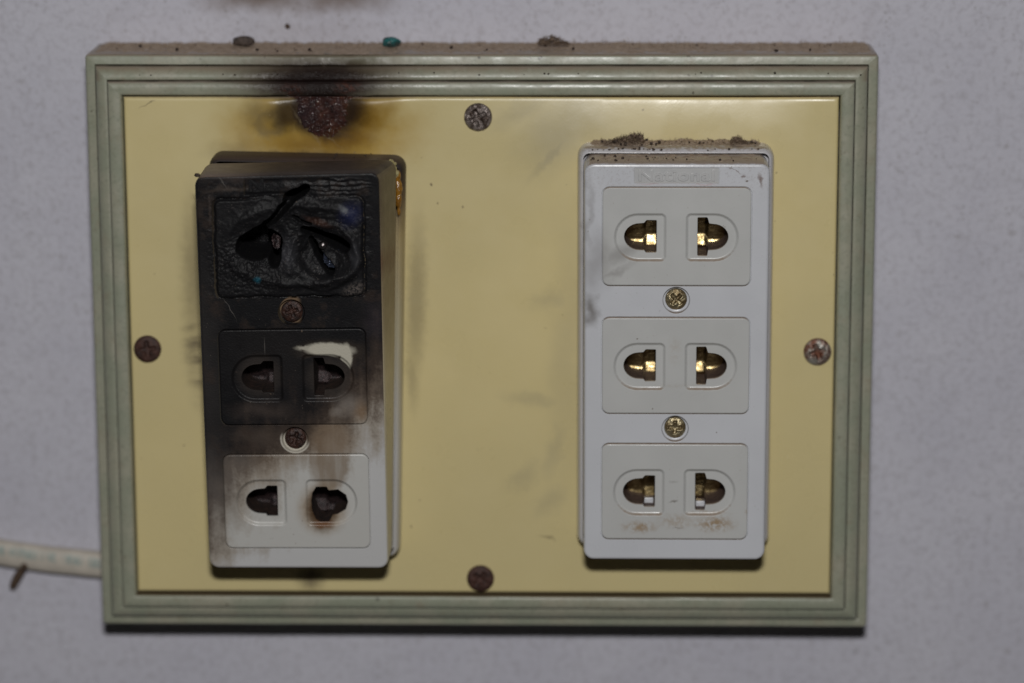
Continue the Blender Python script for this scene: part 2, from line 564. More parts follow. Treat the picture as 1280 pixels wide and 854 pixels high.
def mat_burnt(name, tone, shift=0.0, kind='cover'):
    """white plastic sooted from the top: brown, dark brown, black"""
    m = Mat(name)
    w = m.warp(m.q, 60, 50)
    w2 = m.warp(m.q, 22, 24)
    w3 = m.warp(m.q, 7, 7)
    cx, cy = UL(368, 540)
    u = (m.X - cx) * (1 / 112.0)
    nz = m.noise(70, 4, 0.6)
    streak = m.noise(18, 3, vec=m.q, stretch=(1, 6, 1))
    # height over the soot front, larger is dirtier
    t = (m.Y - cy) + u * -82 + (nz - 0.5) * 110 + (m.noise(24, 4, 0.65, off=4) - 0.5) * 70 + (streak - 0.5) * 120 + (m.noise(3.2, 3, 0.7, off=9) - 0.5) * 46 + shift
    d = m.ramp(t, -95, 125, False)
    col = m.cramp(d, [(0.0, tone), (0.25, (0.40, 0.36, 0.31)), (0.42, (0.155, 0.122, 0.096)),
                      (0.62, (0.056, 0.041, 0.033)), (0.85, (0.0160, 0.0142, 0.0148)), (1.0, (0.0100, 0.0098, 0.011))])
    if kind == 'cover':
        lf = m.blob(UL(258, 470), 40, 230, 2, 0.8, w2)
        col = m.mix(lf, col, (0.035, 0.032, 0.031))
        lf = m.blob(UL(270, 620), 44, 95, 8, 0.5, w2)
        col = m.mix(lf, col, (0.15, 0.135, 0.125))
        br = m.blob(UL(414, 550), 36, 36, 0, 0.8, w3, inner=0.4)
        col = m.mix(br, col, (0.24, 0.175, 0.12))
        gr = m.blob(UL(325, 545), 52, 20, 0, 0.7, w2)
        col = m.mix(gr, col, (0.085, 0.065, 0.052))
        hole = m.blob(UL(369, 549), 19, 19, 0, 1.0, inner=0.93)
        hx, hy = UL(369, 549)
        hole = hole * m.ramp((m.X - hx) * -0.35 - (m.Y - hy), -5, 7)  # pale plastic rim kept to the lower left, painting the well's lit inner wall
        col = m.mix(hole * 0.95, col, (0.62, 0.58, 0.50))
        hole = m.blob(UL(367, 388), 18, 18, 0, 1.0, inner=0.9) * m.ramp(m.X, UL(366, 0)[0], UL(358, 0)[0])
        col = m.mix(hole * 0.6, col, (0.30, 0.20, 0.12))
        blue = m.blob(UL(470, 400), 24, 40, 0, 0.35, w2)
        col = m.mix(blue, col, (0.055, 0.045, 0.055))
        pat = m.ramp(m.noise(34, 4, 0.7, off=12), 0.50, 0.68) * m.ramp(d, 0.35, 0.6) * 0.5
        col = m.mix(pat, col, (0.048, 0.034, 0.027))
        edge = m.blob(UL(285, 236), 40, 6, 4, 0.5, w2).max(m.blob(UL(262, 262), 3, 30, 0, 0.35, w3))
        col = m.mix(edge, col, (0.11, 0.085, 0.07))
        lt = m.blob(UL(290, 220), 55, 14, 4, 0.5, w2)
        col = m.mix(lt, col, (0.07, 0.055, 0.05))
        # the heated side wall turned yellowish brown
        sd = m.ramp(m.nx, 0.45, 0.7) * m.ramp(m.X, -140, -125, lo=0.18, hi=1.0)
        sc_ = m.cramp(m.ramp(m.Y + (nz - 0.5) * 60, -200, 215, False),
                      [(0.0, (0.62, 0.59, 0.48)), (0.45, (0.56, 0.49, 0.33)), (0.68, (0.34, 0.27, 0.165)), (1.0, (0.15, 0.115, 0.07))])
        red = m.blob(UL(484, 330), 30, 26, 0, 0.6, w2)
        sc_ = m.mix(red, sc_, (0.16, 0.075, 0.045))
        col = m.mix(sd, col, sc_)
        top = m.ramp(m.ny, 0.5, 0.8) * m.ramp(m.Y, 228, 236)
        tc = m.mix(m.ramp(m.X, -335, -230), (0.20, 0.15, 0.115), (0.045, 0.033, 0.026))
        col = m.mix(top, col, tc)
    if kind == 'panel2':
        dark = m.blob(UL(345, 440), 105, 70, 0, 0.35, w2)
        col = m.mix(dark, col, (0.026, 0.022, 0.021))
        dd_ = m.blob(UL(324, 470), 34, 34, 0, 0.5, w3, inner=0.5).max(m.blob(UL(410, 472), 34, 34, 0, 0.5, w3, inner=0.5))
        col = m.mix(dd_, col, (0.062, 0.050, 0.043))
        f = m.blob(UL(436, 505), 26, 24, 0, 0.55, w2).max(m.blob(UL(424, 512), 16, 14, 0, 0.6, w2))
        col = m.mix(f, col, (0.30, 0.265, 0.235))
        f = m.blob(UL(452, 515), 14, 22, 0, 0.65, w3)
        col = m.mix(f, col, (0.26, 0.17, 0.10))
        f = m.blob(UL(330, 512), 60, 18, 0, 0.35, w2)
        col = m.mix(f, col, (0.12, 0.09, 0.075))
        # the patch that stayed clean
        w4 = m.warp(m.q, 6, 3.5)
        c1 = m.blob(UL(412, 437), 36, 11, -2, 1.0, w4, inner=0.62)
        c1 = c1.max(m.blob(UL(433, 446), 9, 21, 0, 1.0, w4, inner=0.62)).max(m.blob(UL(385, 435), 20, 5, 0, 0.8, w3, inner=0.3))
        cut = 1 - m.blob(UL(404, 470), 36, 27, 0, 1.0, inner=0.93)
        halo = m.blob(UL(415, 439), 58, 20, 0, 0.5, w3)
        col = m.mix(halo * cut, col, (0.13, 0.095, 0.065))
        col = m.mix(c1 * cut, col, (0.56, 0.53, 0.44))
    if kind == 'panel3':
        f = m.blob(UL(411, 575), 29, 48, 0, 0.85, w3, inner=0.7)
        f = f.max(m.blob(UL(330, 585), 42, 34, 0, 0.4, w2)).max(m.blob(UL(370, 572), 30, 20, 0, 0.6, w2))
        f = f * m.ramp(streak, 0.3, 0.6, lo=0.6, hi=1.0)
        col = m.mix(f, col, (0.25, 0.19, 0.135))
        g = m.blob(UL(282, 600), 26, 90, 6, 0.55, w2).max(m.blob(UL(300, 580), 40, 30, 0, 0.5, w2))
        col = m.mix(g, col, (0.17, 0.15, 0.135))
        r = m.blob(UL(403, 636), 38, 42, 0, 0.8, w3, inner=0.4)
        col = m.mix(r, col, (0.33, 0.235, 0.14))
        r = m.blob(UL(402, 636), 24, 36, 0, 0.95, w3, inner=0.45)
        col = m.mix(r, col, (0.07, 0.035, 0.015))
        r = m.blob(UL(404, 655), 18, 8, 0, 0.7, w3, inner=0.2)
        col = m.mix(r, col, (0.20, 0.085, 0.03))
        zone = m.blob(UL(395, 665), 80, 44, 0, 1.0)
        col = m.specks(col, 8, 0.16, (0.13, 0.08, 0.05), 0.9, zone)
    if kind == 'panel1':
        b = m.blob(UL(438, 268), 20, 24, -30, 0.9, w3, inner=0.1)
        col = m.mix(b, col, (0.014, 0.018, 0.055))
        b = m.blob(UL(430, 262), 9, 5, -40, 0.8, w3)
        col = m.mix(b, col, (0.15, 0.16, 0.17))
        b = m.blob(UL(322, 350), 6, 6, 0, 0.9, w3)
        col = m.mix(b, col, (0.015, 0.11, 0.16))
        b = m.blob(UL(398, 278), 26, 7, -20, 0.6, w3)
        col = m.mix(b, col, (0.075, 0.032, 0.02))
        b = m.blob(UL(444, 361), 22, 11, 28, 0.75, w3) * m.ramp(m.noise(3, 3, 0.7), 0.4, 0.6)
        col = m.mix(b, col, (0.16, 0.135, 0.12))
        b = m.blob(UL(358, 318), 18, 32, 0, 0.7, w3).max(m.blob(UL(444, 320), 9, 26, 0, 0.7, w3)).max(m.blob(UL(412, 232), 40, 10, 0, 0.45, w3))
        col = m.mix(b, col, (0.058, 0.058, 0.066))
        ash = m.ramp(m.noise(2.6, 3, 0.7), 0.60, 0.72) * m.ramp(m.noise(22, 2), 0.4, 0.6) * 0.7
        col = m.mix(ash, col, (0.14, 0.12, 0.11))
    scr = m.blob(UL(278, 228), 14, 0.8, -58, 0.7, m.warp(m.q, 6, 3)).max(m.blob(UL(287, 386), 22, 0.8, -62, 0.7, m.warp(m.q, 8, 6)))
    scr = scr.max(m.blob(UL(331, 433), 0.9, 16, 0, 0.5))
    col = m.mix(scr, col, (0.18, 0.165, 0.15))
    col = smoke_specks(m, col, 0.8)
    m.bump(m.noise(2.4, 3, 0.65) * d, 0.7, 0.7)
    m.bump(m.noise(12, 3), 0.5, 0.4)
    r = m.ramp(d, 0.3, 0.9, lo=0.32, hi=0.54 if kind == 'panel1' else 0.44) + (m.noise(16, 3) - 0.5) * 0.3
    return m.done(col, r, spec=m.ramp(d, 0.4, 0.9, lo=0.5, hi=0.24))


def mat_burnt_base():
    m = Mat("scorched_white_base")
    nz = m.noise(40, 4)
    w3 = m.warp(m.q, 10, 10)
    f = m.ramp(m.Y + (nz - 0.5) * 60 + (m.X + 100) * -0.5, -120, 255, False)
    col = m.cramp(f, [(0.0, (0.56, 0.55, 0.53)), (0.4, (0.50, 0.45, 0.31)), (0.72, (0.42, 0.33, 0.17)), (0.84, (0.12, 0.08, 0.05)), (0.93, (0.035, 0.028, 0.027))])
    purple = m.blob(U(455, 208, 165), 55, 7, 0, 0.7, w3)  # purplish sheen of the rounded top edge, painted into the colour
    col = m.mix(purple, col, (0.10, 0.085, 0.10))
    tan = m.blob(U(468, 204, 165), 16, 12, 0, 0.8, w3)
    col = m.mix(tan, col, (0.55, 0.47, 0.33))
    top = m.ramp(m.ny, 0.55, 0.85) * 0.8
    col = m.mix(top, col, (0.085, 0.058, 0.043))
    m.bump(m.noise(3, 3), 0.5, 0.4)
    return m.done(col, m.ramp(f, 0.6, 0.9, lo=0.28, hi=0.5), spec=m.ramp(f, 0.6, 0.9, lo=0.5, hi=0.16))


def simple(name, c1, c2, size, rough=0.5, metal=0.0, spec=0.5, bump=0.0, bsize=3, detail=4, r2=None, **kw):
    m = Mat(name)
    n = m.noise(size, detail, 0.62)
    col = m.mix(m.ramp(n, 0.35, 0.65), c1, c2)
    if bump: m.bump(m.noise(bsize, 3, 0.65), bump, 0.8)
    r = rough if r2 is None else m.ramp(n, 0.35, 0.65, lo=rough, hi=r2)
    return m.done(col, r, metal, spec, **kw)


M = dict(
    wall=mat_wall(), frame=mat_frame(), plate=mat_plate(), blister=mat_blister(),
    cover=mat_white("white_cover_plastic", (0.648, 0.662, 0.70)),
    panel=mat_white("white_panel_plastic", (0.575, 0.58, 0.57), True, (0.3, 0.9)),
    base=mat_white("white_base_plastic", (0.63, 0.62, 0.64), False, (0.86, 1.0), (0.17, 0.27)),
    b_cover=mat_burnt("sooted_cover_plastic", (0.60, 0.60, 0.60), 32),
    b_p1=mat_burnt("charred_panel_plastic", (0.5, 0.5, 0.48), 90, 'panel1'),
    b_p2=mat_burnt("smoked_panel_plastic", (0.55, 0.55, 0.53), 45, 'panel2'),
    b_p3=mat_burnt("stained_panel_plastic", (0.575, 0.57, 0.545), -2, 'panel3'),
    b_base=mat_burnt_base(),
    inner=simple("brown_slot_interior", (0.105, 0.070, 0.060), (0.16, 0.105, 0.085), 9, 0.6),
    sootin=simple("sooty_slot_interior", (0.022, 0.016, 0.014), (0.055, 0.032, 0.024), 9, 0.6),
    brass=simple("worn_brass", (0.56, 0.44, 0.23), (0.28, 0.20, 0.09), 6, 0.26, 1.0, r2=0.40, bump=0.7, bsize=4),
    rustbrass=simple("rusted_contact_metal", (0.055, 0.030, 0.024), (0.022, 0.014, 0.012), 5, 0.6, 0.3, bump=1.5),
    burntscrew=simple("scorched_screw_metal", (0.060, 0.026, 0.018), (0.024, 0.014, 0.012), 6, 0.5, 0.3, bump=1.4),
    name=simple("grey_nameplate_plastic", (0.475, 0.48, 0.485), (0.52, 0.525, 0.525), 20, 0.4),
    letter=simple("grey_lettering_plastic", (0.50, 0.505, 0.51), (0.55, 0.55, 0.55), 20, 0.3),
    rustdark=simple("charred_contact_metal", (0.05, 0.030, 0.030), (0.015, 0.011, 0.012), 3, 0.45, 0.4, bump=1.5),
    rust=simple("rusty_screw_metal", (0.080, 0.034, 0.024), (0.040, 0.019, 0.015), 8, 0.6, 0.1, bump=1.4),
    darkscrew=simple("tarnished_screw_metal", (0.055, 0.034, 0.024), (0.34, 0.29, 0.27), 9, 0.45, 0.55, bump=2.0, r2=0.28),
    steel=simple("grey_screw_metal", (0.15, 0.055, 0.03), (0.42, 0.40, 0.36), 12, 0.5, 0.55, bump=1.2, r2=0.32),
    bscrew=simple("brassy_screw_metal", (0.20, 0.145, 0.075), (0.50, 0.43, 0.27), 8, 0.45, 0.8, bump=1.2, r2=0.28),
    dust=simple("grey_brown_dust", (0.55, 0.44, 0.34), (0.42, 0.325, 0.245), 9, 0.95, spec=0.1, bump=2.5),
    lint=simple("brown_lint", (0.25, 0.185, 0.135), (0.16, 0.115, 0.085), 5, 0.95, spec=0.1),
    grit=simple("dark_grit", (0.030, 0.022, 0.018), (0.10, 0.075, 0.06), 3, 0.8, spec=0.2),
    brown=simple("dark_brown_crumb", (0.06, 0.045, 0.038), (0.12, 0.09, 0.075), 5, 0.8, bump=2),
    teal=simple("turquoise_plastic", (0.01, 0.17, 0.17), (0.03, 0.06, 0.06), 7, 0.35, bump=1),
    amber=simple("amber_melted_plastic", (0.36, 0.17, 0.02), (0.20, 0.09, 0.015), 6, 0.14, spec=0.8, bump=1.0),
    bubble=simple("clear_yellow_bubbled_plastic", (0.50, 0.44, 0.22), (0.30, 0.25, 0.12), 4, 0.08, spec=0.9, bump=1.2),
    bead=simple("molten_grey_metal", (0.36, 0.33, 0.33), (0.16, 0.14, 0.14), 5, 0.42, 1.0),
    bluemetal=simple("heat_blued_metal", (0.13, 0.16, 0.24), (0.05, 0.055, 0.075), 3, 0.4, 0.7, bump=1.2),
    nail=simple("rusty_brown_nail", (0.13, 0.085, 0.05), (0.07, 0.045, 0.035), 6, 0.7, bump=1.5),
)


def mat_cable():
    m = Mat("cream_cable_sheath")
    n = m.noise(26, 4)
    col = m.mix(m.ramp(n, 0.35, 0.65), (0.52, 0.475, 0.41), (0.60, 0.55, 0.475))
    a = U(0, 686, 14); b = U(120, 702, 14)
    sl = (b[1] - a[1]) / (b[0] - a[0])
    line = (m.Y - a[1]) - (m.X - a[0]) * sl
    band = m.ramp(line, -7, -4) * m.ramp(line, 8, 5)
    dash = m.ramp(m.noise(11, 3, stretch=(1, 40, 40)), 0.45, 0.53) * m.ramp(m.noise(3.2, 2), 0.36, 0.5)
    col = m.mix(band * dash * 0.55, col, (0.16, 0.30, 0.30))
    col = m.specks(col, 16, 0.12, (0.25, 0.17, 0.12), 0.6)
    return m.done(col, 0.5)


M['cable'] = mat_cable()

# ------------------------------------------------------------------ wall
wb = MB()
gx = np.linspace(-2600, 2600, 60)
P = np.stack([np.tile(gx, (60, 1)), np.tile(gx[:, None], (1, 60)), np.zeros((60, 60))], -1)
P[..., 2] = 1.2 * fbm(P[..., 0] / 300, P[..., 1] / 300, 3)
P[..., 2] -= 0.7
wb.grid(P)
o = wb.build('wall', M['wall'], smooth=0)
tag(o, 'pale lilac grey painted wall with fine speckled texture', 'wall', kind='structure')

# ------------------------------------------------------------------ mounting box
FX, FY = 490.0, 367.9
box = thing('mounting_box', (0, 0, 0), 'large pale green stepped mounting box with cream front plate, scorched at its top', 'mounting box')
prof = [(0, 0.5), (0, 99), (0.6, 102.5), (2.2, 104.7), (4, 105.2), (12.2, 105.8), (12.9, 104.9), (13.3, 102.8), (13.9, 104.8),
        (14.3, 112), (15.2, 115.0), (17.5, 117.2), (21, 119.2), (25, 120.6), (28.8, 121.2), (29.7, 120.6), (30.2, 118.6), (30.8, 120.6),
        (31.1, 127.5), (32.0, 129.6), (33.6, 130.6), (38, 131.2), (44.8, 131.4), (46.8, 130.4), (47.9, 128), (48.2, 112)]


def long_loop(s, h, r):
    """rounded rectangle with extra points along the sides so that the moulding can sag where it burnt"""
    base = rrect(-FX + s, -FY + s, FX - s, FY - s, r, h, 3)
    out = []
    n = len(base)
    for i in range(n):
        a, b = base[i], base[(i + 1) % n]
        d = math.hypot(b[0] - a[0], b[1] - a[1])
        k = 96 if d > 100 else 1
        for t in range(k):
            out.append(tuple(a[c] + (b[c] - a[c]) * t / k for c in range(3)))
    return out


mb = MB()
mb.stack([long_loop(s, h, max(5.0 - s, 0.4)) for s, h in prof])


def frame_fn(v):
    v = v.copy()
    bx = UF(400, 100)[0]
    k = np.exp(-((v[:, 0] - bx) / 70) ** 2) * (v[:, 1] > 300) * (v[:, 2] > 90)
    v[:, 2] += k * 5.0 * fbm(v[:, 0] / 16, v[:, 1] / 9, 5) - k * 1.5
    v[:, 1] += k * 4.0 * fbm(v[:, 0] / 18, v[:, 1] / 40, 9) - k * 1.2
    s = np.minimum(FX - abs(v[:, 0]), FY - abs(v[:, 1]))
    wv = 0.9 * fbm(v[:, 0] / 90, v[:, 1] / 90 + s * 0.15, 21)
    v[:, 0] += wv * (abs(v[:, 0]) > 440); v[:, 1] += wv * (abs(v[:, 1]) > 317)
    v[:, 2] += (v[:, 2] > 90) * 0.9 * fbm(v[:, 0] / 50, v[:, 1] / 50, 27)
    return v


mb.build('frame', M['frame'], box, 50, frame_fn)


def axis(a, b, step, ed=(0, 0.5, 1.1, 2.0, 3.5)):
    mid = np.linspace(a + 6, b - 6, int((b - a) / step))
    return np.concatenate([[a + e for e in ed], mid, [b - e for e in ed[::-1]]])


px_, py_ = 440.3, 317.6
ax, ay = axis(-px_, px_, 4), axis(-py_, py_, 4)
X, Y = np.meshgrid(ax, ay)
ed = np.minimum(px_ - abs(X), py_ - abs(Y))
Hh = 124 - 3.0 * (1 - np.clip(ed / 3.0, 0, 1)) ** 2 + 1.0 * fbm(X / 130, Y / 130, 4)
bx = UP(400, 140)[0]
slv = np.exp(-((abs(X - bx) - 62) / 34) ** 2)
Hh += slv * (7.0 * sstep(272, 311, Y) - 0.034 * np.maximum(Y - 308, 0) ** 2)
Hh -= 0.0010 * np.maximum(Y - 235, 0) ** 2 * sstep(-60, 160, X) * sstep(440, 330, X) + 0.02 * np.maximum(Y - 311, 0) ** 2 * (X > 150)
pb = MB()
Pl = np.stack([X, Y, Hh], -1)
pb.grid(Pl)
# the plate's edge going back
rim = rrect(-px_, -py_, px_, py_, 0.3, 0, 1)
pb.stack([[(x, y, 112) for x, y, _ in rim], [(x, y, 121) for x, y, _ in rim]])
plate = pb.build('cover_plate', M['plate'], box, 60)

# blistered burn at the upper edge of the plate
cxb, cyb = UP(405, 140)
gx = np.arange(-56, 56.1, 0.8); gy = np.arange(-46, 20.1, 0.8)
X, Y = np.meshgrid(gx, gy)
wx = X + 11 * fbm(X / 12, Y / 12, 31) + 4 * fbm(X / 3.5, Y / 3.5, 33, 2); wy = Y + 11 * fbm(X / 12, Y / 12, 37) + 4 * fbm(X / 3.5, Y / 3.5, 39, 2)
rr_ = np.hypot(wx / (47.0 - 0.16 * (14 - wy)), np.minimum(wy - 8, 0) / 46.0)
env = sstep(1.0, 0.35, rr_)
bub = np.clip(1 - worley(X / 4.2, Y / 4.2, 3) * 1.25, 0, 1) * 2.0 + np.clip(1 - worley(X / 2.2, Y / 2.2, 8) * 1.25, 0, 1) * 1.1
Hb = 122.6 + env * (5.5 + 3.0 * fbm(X / 9, Y / 9, 44)) + sstep(1.0, 0.75, rr_) * bub
bl = MB()
bl.grid(np.stack([np.clip(X + cxb, -439, 439), np.minimum(Y + cyb, 319.6), Hb], -1), keep=(rr_[:-1, :-1] < 1.0))
bl.build('charred_blister', M['blister'], box, 180)


def screw_head(name, cx, cy, h0, r, dome, mat, parent, rot=0.0, cross=0.62, wid=0.17, deep=5.0, seed=0, rough=0.5):
    nr, na = 26, 64
    rad = np.linspace(0, 1, nr)
    rad = np.concatenate([rad, [1.0]])
    ang = np.arange(na) * 2 * math.pi / na
    R_, A_ = np.meshgrid(rad, ang, indexing='ij')
    X = R_ * np.cos(A_); Y = R_ * np.sin(A_)
    h = dome * np.sqrt(np.clip(1 - (R_ * 0.97) ** 2, 0, 1))
    c, s_ = math.cos(rot), math.sin(rot)
    xr = X * c + Y * s_; yr = -X * s_ + Y * c
    arm = np.minimum(np.maximum(abs(xr) - cross, abs(yr) - wid), np.maximum(abs(yr) - cross, abs(xr) - wid))
    core = np.hypot(xr, yr) - 0.27
    dd = np.minimum(arm, core)
    h = h - deep * sstep(0.05, -0.09, dd) * (1 - 0.45 * np.clip(R_ / cross, 0, 1))
    h = h + rough * 1.6 * fbm(X * 5, Y * 5, seed) + rough * fbm(X * 12, Y * 12, seed + 3)
    h[-1] = -3
    rr = r * (1 + 0.02 * fbm(X * 2, Y * 2, seed + 9))
    V_ = np.stack([cx + X * rr, cy + Y * rr, h0 + h], -1).reshape(-1, 3)
    fs = []
    for i in range(nr):
        for j in range(na):
            k = (j + 1) % na
            fs.append([i * na + j, (i + 1) * na + j, (i + 1) * na + k, i * na + k])
    return link_mesh(name, V_, fs, mat, parent, 70)


for (px, py, mat, rot, lab, sd) in ((597.5, 147, 'darkscrew', 0.5, 'dark tarnished screw with shiny bits', 3), (1022, 440.5, 'steel', 0.3, 'grey screw with a rusty cross recess', 8),
                                    (600.5, 724, 'rust', 0.9, 'rusty brown screw', 14), (184, 437, 'rust', 0.1, 'rusty brown screw', 21)):
    x, y = U(px, py, 128)
    o = screw_head('screw', x, y, 124.6, 17.3, 6.0, M[mat], box, rot, seed=sd, rough=1.1 if mat == 'darkscrew' else 0.6)
    o['label'] = lab

# ------------------------------------------------------------------ outlets
HW, HH = 111.2, 247.0                   # half size of an outlet's cover
CXR, CYR, HC = 239.7, 5.2, 230.0        # cover centre of the clean outlet, height of its face
GAP = 0.9


def loc(px, py):                         # photo point on the clean outlet's face -> cover coordinates
    a = U(px, py, HC)
    return a[0] - CXR, a[1] - CYR


PAN = []                                 # panel rectangles (x0,y0,x1,y1) in cover coordinates
for yt, yb in ((223.4, 103.0), (63.3, -56.2), (-94.5, -215.2)):
    PAN.append((-89.6, yb - CYR, 89.6, yt - CYR))
SCR = [(0.2, 85.2 - CYR - 0.6), (0.0, -75.3 - CYR - 0.4)]
NPL = (-51.4, 223.2, 50.2, 241.6)


def panel_shapes(pc_y):
    """D shaped recesses and slots of one panel, in cover coordinates; pc_y = y of the panel's middle"""
    y0 = loc(845, 296.5)[1]
    dy = pc_y - (PAN[0][1] + PAN[0][3]) / 2

    def q(x, y):
        a = loc(x, y)
        return a[0], a[1] + dy
    Ld = (*q(767.4, 327), *q(833, 266.8), (29, 6.5, 6.5, 29))
    Rd = (*q(857, 327), *q(923.7, 266.8), (6.5, 29, 29, 6.5))

    def slot(xr, xb0, xb1, yt, yb, yrt, yrb):
        # xr: far end of the round part; blade between xb0 and xb1
        xr, _ = q(xr, yt); b0, t = q(xb0, yt); b1, b = q(xb1, yb); _, rt = q(xb0, yrt); _, rb = q(xb0, yrb)
        left = xr < b0
        hy = (rt - rb) / 2; cy = (rt + rb) / 2
        rx = 18.5
        cx = xr + rx if left else xr - rx
        pts = []
        if left:       # counter clockwise starting at the blade's lower left
            pts += [(b0, b + 1), (b0 + 1, b), (b1 - 1, b), (b1, b + 1), (b1, t - 1), (b1 - 1, t), (b0 + 1.5, t), (b0 + 0.3, t - 1.2), (b0 - 1.8, rt + 0.4)]
            for k in range(15):
                a = math.radians(90 + 180 * k / 14)
                pts.append((cx + rx * math.cos(a), cy + hy * math.sin(a)))
            pts += [(b0 - 1.2, rb - 0.3)]
        else:
            pts += [(b1 + 1, t), (b1, t - 1), (b1, b + 1), (b1 + 1, b), (b0 - 1, b), (b0, b + 1), (b0 + 0.8, rb - 0.4)]
            for k in range(15):
                a = math.radians(-90 + 180 * k / 14)
                pts.append((cx + rx * math.cos(a), cy + hy * math.sin(a)))
            pts += [(b0 + 2.0, rt + 0.6), (b0 + 0.2, t - 1.2), (b0 - 1.0, t)]
        return pts
    sl = slot(780.4, 806.6, 820.6, 276, 315.8, 280, 312.7)
    sr = slot(910.7, 885.0, 871.8, 272.6, 320, 280.8, 312.6)
    return Ld, Rd, sl, sr


def make_panel(name, rect, mats, parent, tr, fn=None, slots=None, blade_plug=False):
    x0, y0, x1, y1 = rect
    pm = MB()
    r = 9
    loops = [inset(x0, y0, x1, y1, r, 0, -9)]
    for d, h in ((0, 0.0), (0.25, 0.7), (0.8, 1.25), (1.6, 1.5)):
        loops.append(inset(x0, y0, x1, y1, r, d, h))
    pm.stack(loops)
    Ld, Rd, sl, sr = panel_shapes((y0 + y1) / 2)
    if slots and slots.get('R'): sr = slots['R']
    holes = []
    for D, s_ in ((Ld, sl), (Rd, sr)):
        dl = [inset(*D, d, h, 8) for d, h in ((-0.6, 1.5), (0.3, 1.1), (1.2, 0.1), (2.0, -1.0), (2.9, -1.7), (3.8, -1.9))]
        holes.append(dl[0])
        pm.stack(dl)
        cx = sum(p[0] for p in s_) / len(s_); cy = sum(p[1] for p in s_) / len(s_)

        def off(k, h): return [(cx + (p[0] - cx) * (1 + k / 20), cy + (p[1] - cy) * (1 + k / 20), h) for p in s_]
        pm.flat(dl[-1], [off(0.8, -1.9)])
        pm.stack([off(0.8, -1.9), off(0.25, -2.3), off(0, -3.2), off(0, -6)])
        pm.stack([off(0, -6), off(0, -76)], 1)
        pm.add(off(0.3, -76), [list(range(len(s_)))], 1)
    pm.flat(loops[-1], holes)
    f = (lambda v: tr(fn(v) if fn else v))
    p = pm.build(name, mats, parent, 40, f)
    return p, (sl, sr)


def make_contacts(sls, parent, mat, tr, seed, tilt=0.27, depth=-56, drop=13.0):
    for i, s_ in enumerate(sls):
        xs = [p[0] for p in s_]; ys = [p[1] for p in s_]
        x0, x1, y0, y1 = min(xs) - 2, max(xs) + 2, min(ys) - 3, max(ys) + 2
        gx = np.linspace(x0, x1, 40); gy = np.linspace(y0, y1, 40)
        X, Y = np.meshgrid(gx, gy)
        left = i == 0
        bl = sstep(0.58, 0.72, (X - x0) / (x1 - x0)) if left else sstep(0.42, 0.28, (X - x0) / (x1 - x0))
        bl2 = (X - x0) / (x1 - x0) if left else (x1 - X) / (x1 - x0)
        cy = (y0 + y1) / 2
        v = Y - cy + drop
        wob = 1.6 * fbm(X / 9, X * 0 + seed, seed + 2)
        hi = 0.5 + (7.5 if i else 6.0) * bl + 3.5 * (1 - bl) * sstep(0.55, 0.9, bl2) + wob
        sl_ = np.where(v > hi, 0.34, -tilt)                  # folded sheet: the lower leaf faces the light
        prof_ = np.where(v > hi, -tilt * hi + 0.34 * (v - hi), -tilt * v) - 1.3 * np.maximum(-6.5 - v, 0)
        h = depth + prof_ + 2.2 * bl + 0.45 * fbm(X / 14, Y / 1.5, seed + 3, 3) + 0.8 * fbm(X / 7, Y / 7, seed + i * 7)
        c = MB()
        c.grid(np.stack([X, Y, h], -1))
        c.build('contact', mat, parent, 50, tr)


def make_cover(holes_rect, tr, skirt, mats, parent, extra=None, r=12, fr=3.4):
    cm = MB()
    X0, Y0, X1, Y1 = -HW, -HH, HW, HH
    loops = []
    for d, h in ((-0.9, -72), (-0.2, -fr - 0.4), (0.0, -fr)):
        lp = inset(X0, Y0, X1, Y1, r, d, h)
        loops.append(lp)
    for k in range(1, 6):
        a = math.radians(90 * k / 5)
        loops.append(inset(X0, Y0, X1, Y1, r, fr * (1 - math.cos(a)), fr * (math.sin(a) - 1)))
    cm.stack(loops)
    holes = []
    for rc, rad, dep, cap in holes_rect:
        hl = [inset(*rc, rad, d, h) for d, h in ((-0.5, 0), (-0.15, -0.2), (0, -0.6), (0, dep)) + (((2.5, dep),) if not cap and dep < -2 else ())]
        holes.append(hl[0]); cm.stack(hl, cap_last=cap)
    for (sx, sy) in SCR:
        hl = [circ(sx, sy, q, h) for q, h in ((17.2, 0), (16.6, -0.25), (16.3, -0.9), (15.8, -6.5), (15.0, -7.2), (9, -7.5))]
        holes.append(hl[0]); cm.stack(hl)
    cm.flat(loops[-1], holes)
    if extra: extra(cm)
    return cm.build('cover', mats, parent, 40, tr)


def letters(npl, tr, mat, parent, h=0.0, keep_to=None):
    cu = bpy.data.curves.new('lettering', 'FONT')
    cu.body = 'National'
    cu.size = 21; cu.space_character = 1.06; cu.extrude = 0.6; cu.bevel_depth = 0.4; cu.bevel_resolution = 1; cu.offset = 0.25
    cu.resolution_u = 4
    to = bpy.data.objects.new('lettering_curve', cu)
    COL.objects.link(to)
    bpy.context.view_layer.update()
    dg = bpy.context.evaluated_depsgraph_get()
    me = to.evaluated_get(dg).to_mesh()
    v = np.array([p.co[:] for p in me.vertices]); f = [list(p.vertices) for p in me.polygons]
    bpy.data.objects.remove(to)
    x0, x1 = v[:, 0].min(), v[:, 0].max(); y0, y1 = v[:, 1].min(), v[:, 1].max()
    a, b, c, d = npl
    v[:, 0] = a + 5 + (v[:, 0] - x0) / (x1 - x0) * (c - a - 10)
    v[:, 1] = b + 2.2 + (v[:, 1] - y0) / (y1 - y0) * (d - b - 4.4)
    v[:, 2] += h
    if keep_to is not None: f = [q for q in f if max(v[i, 0] for i in q) < keep_to]
    return link_mesh('lettering', tr(v), f, mat, parent, 40)


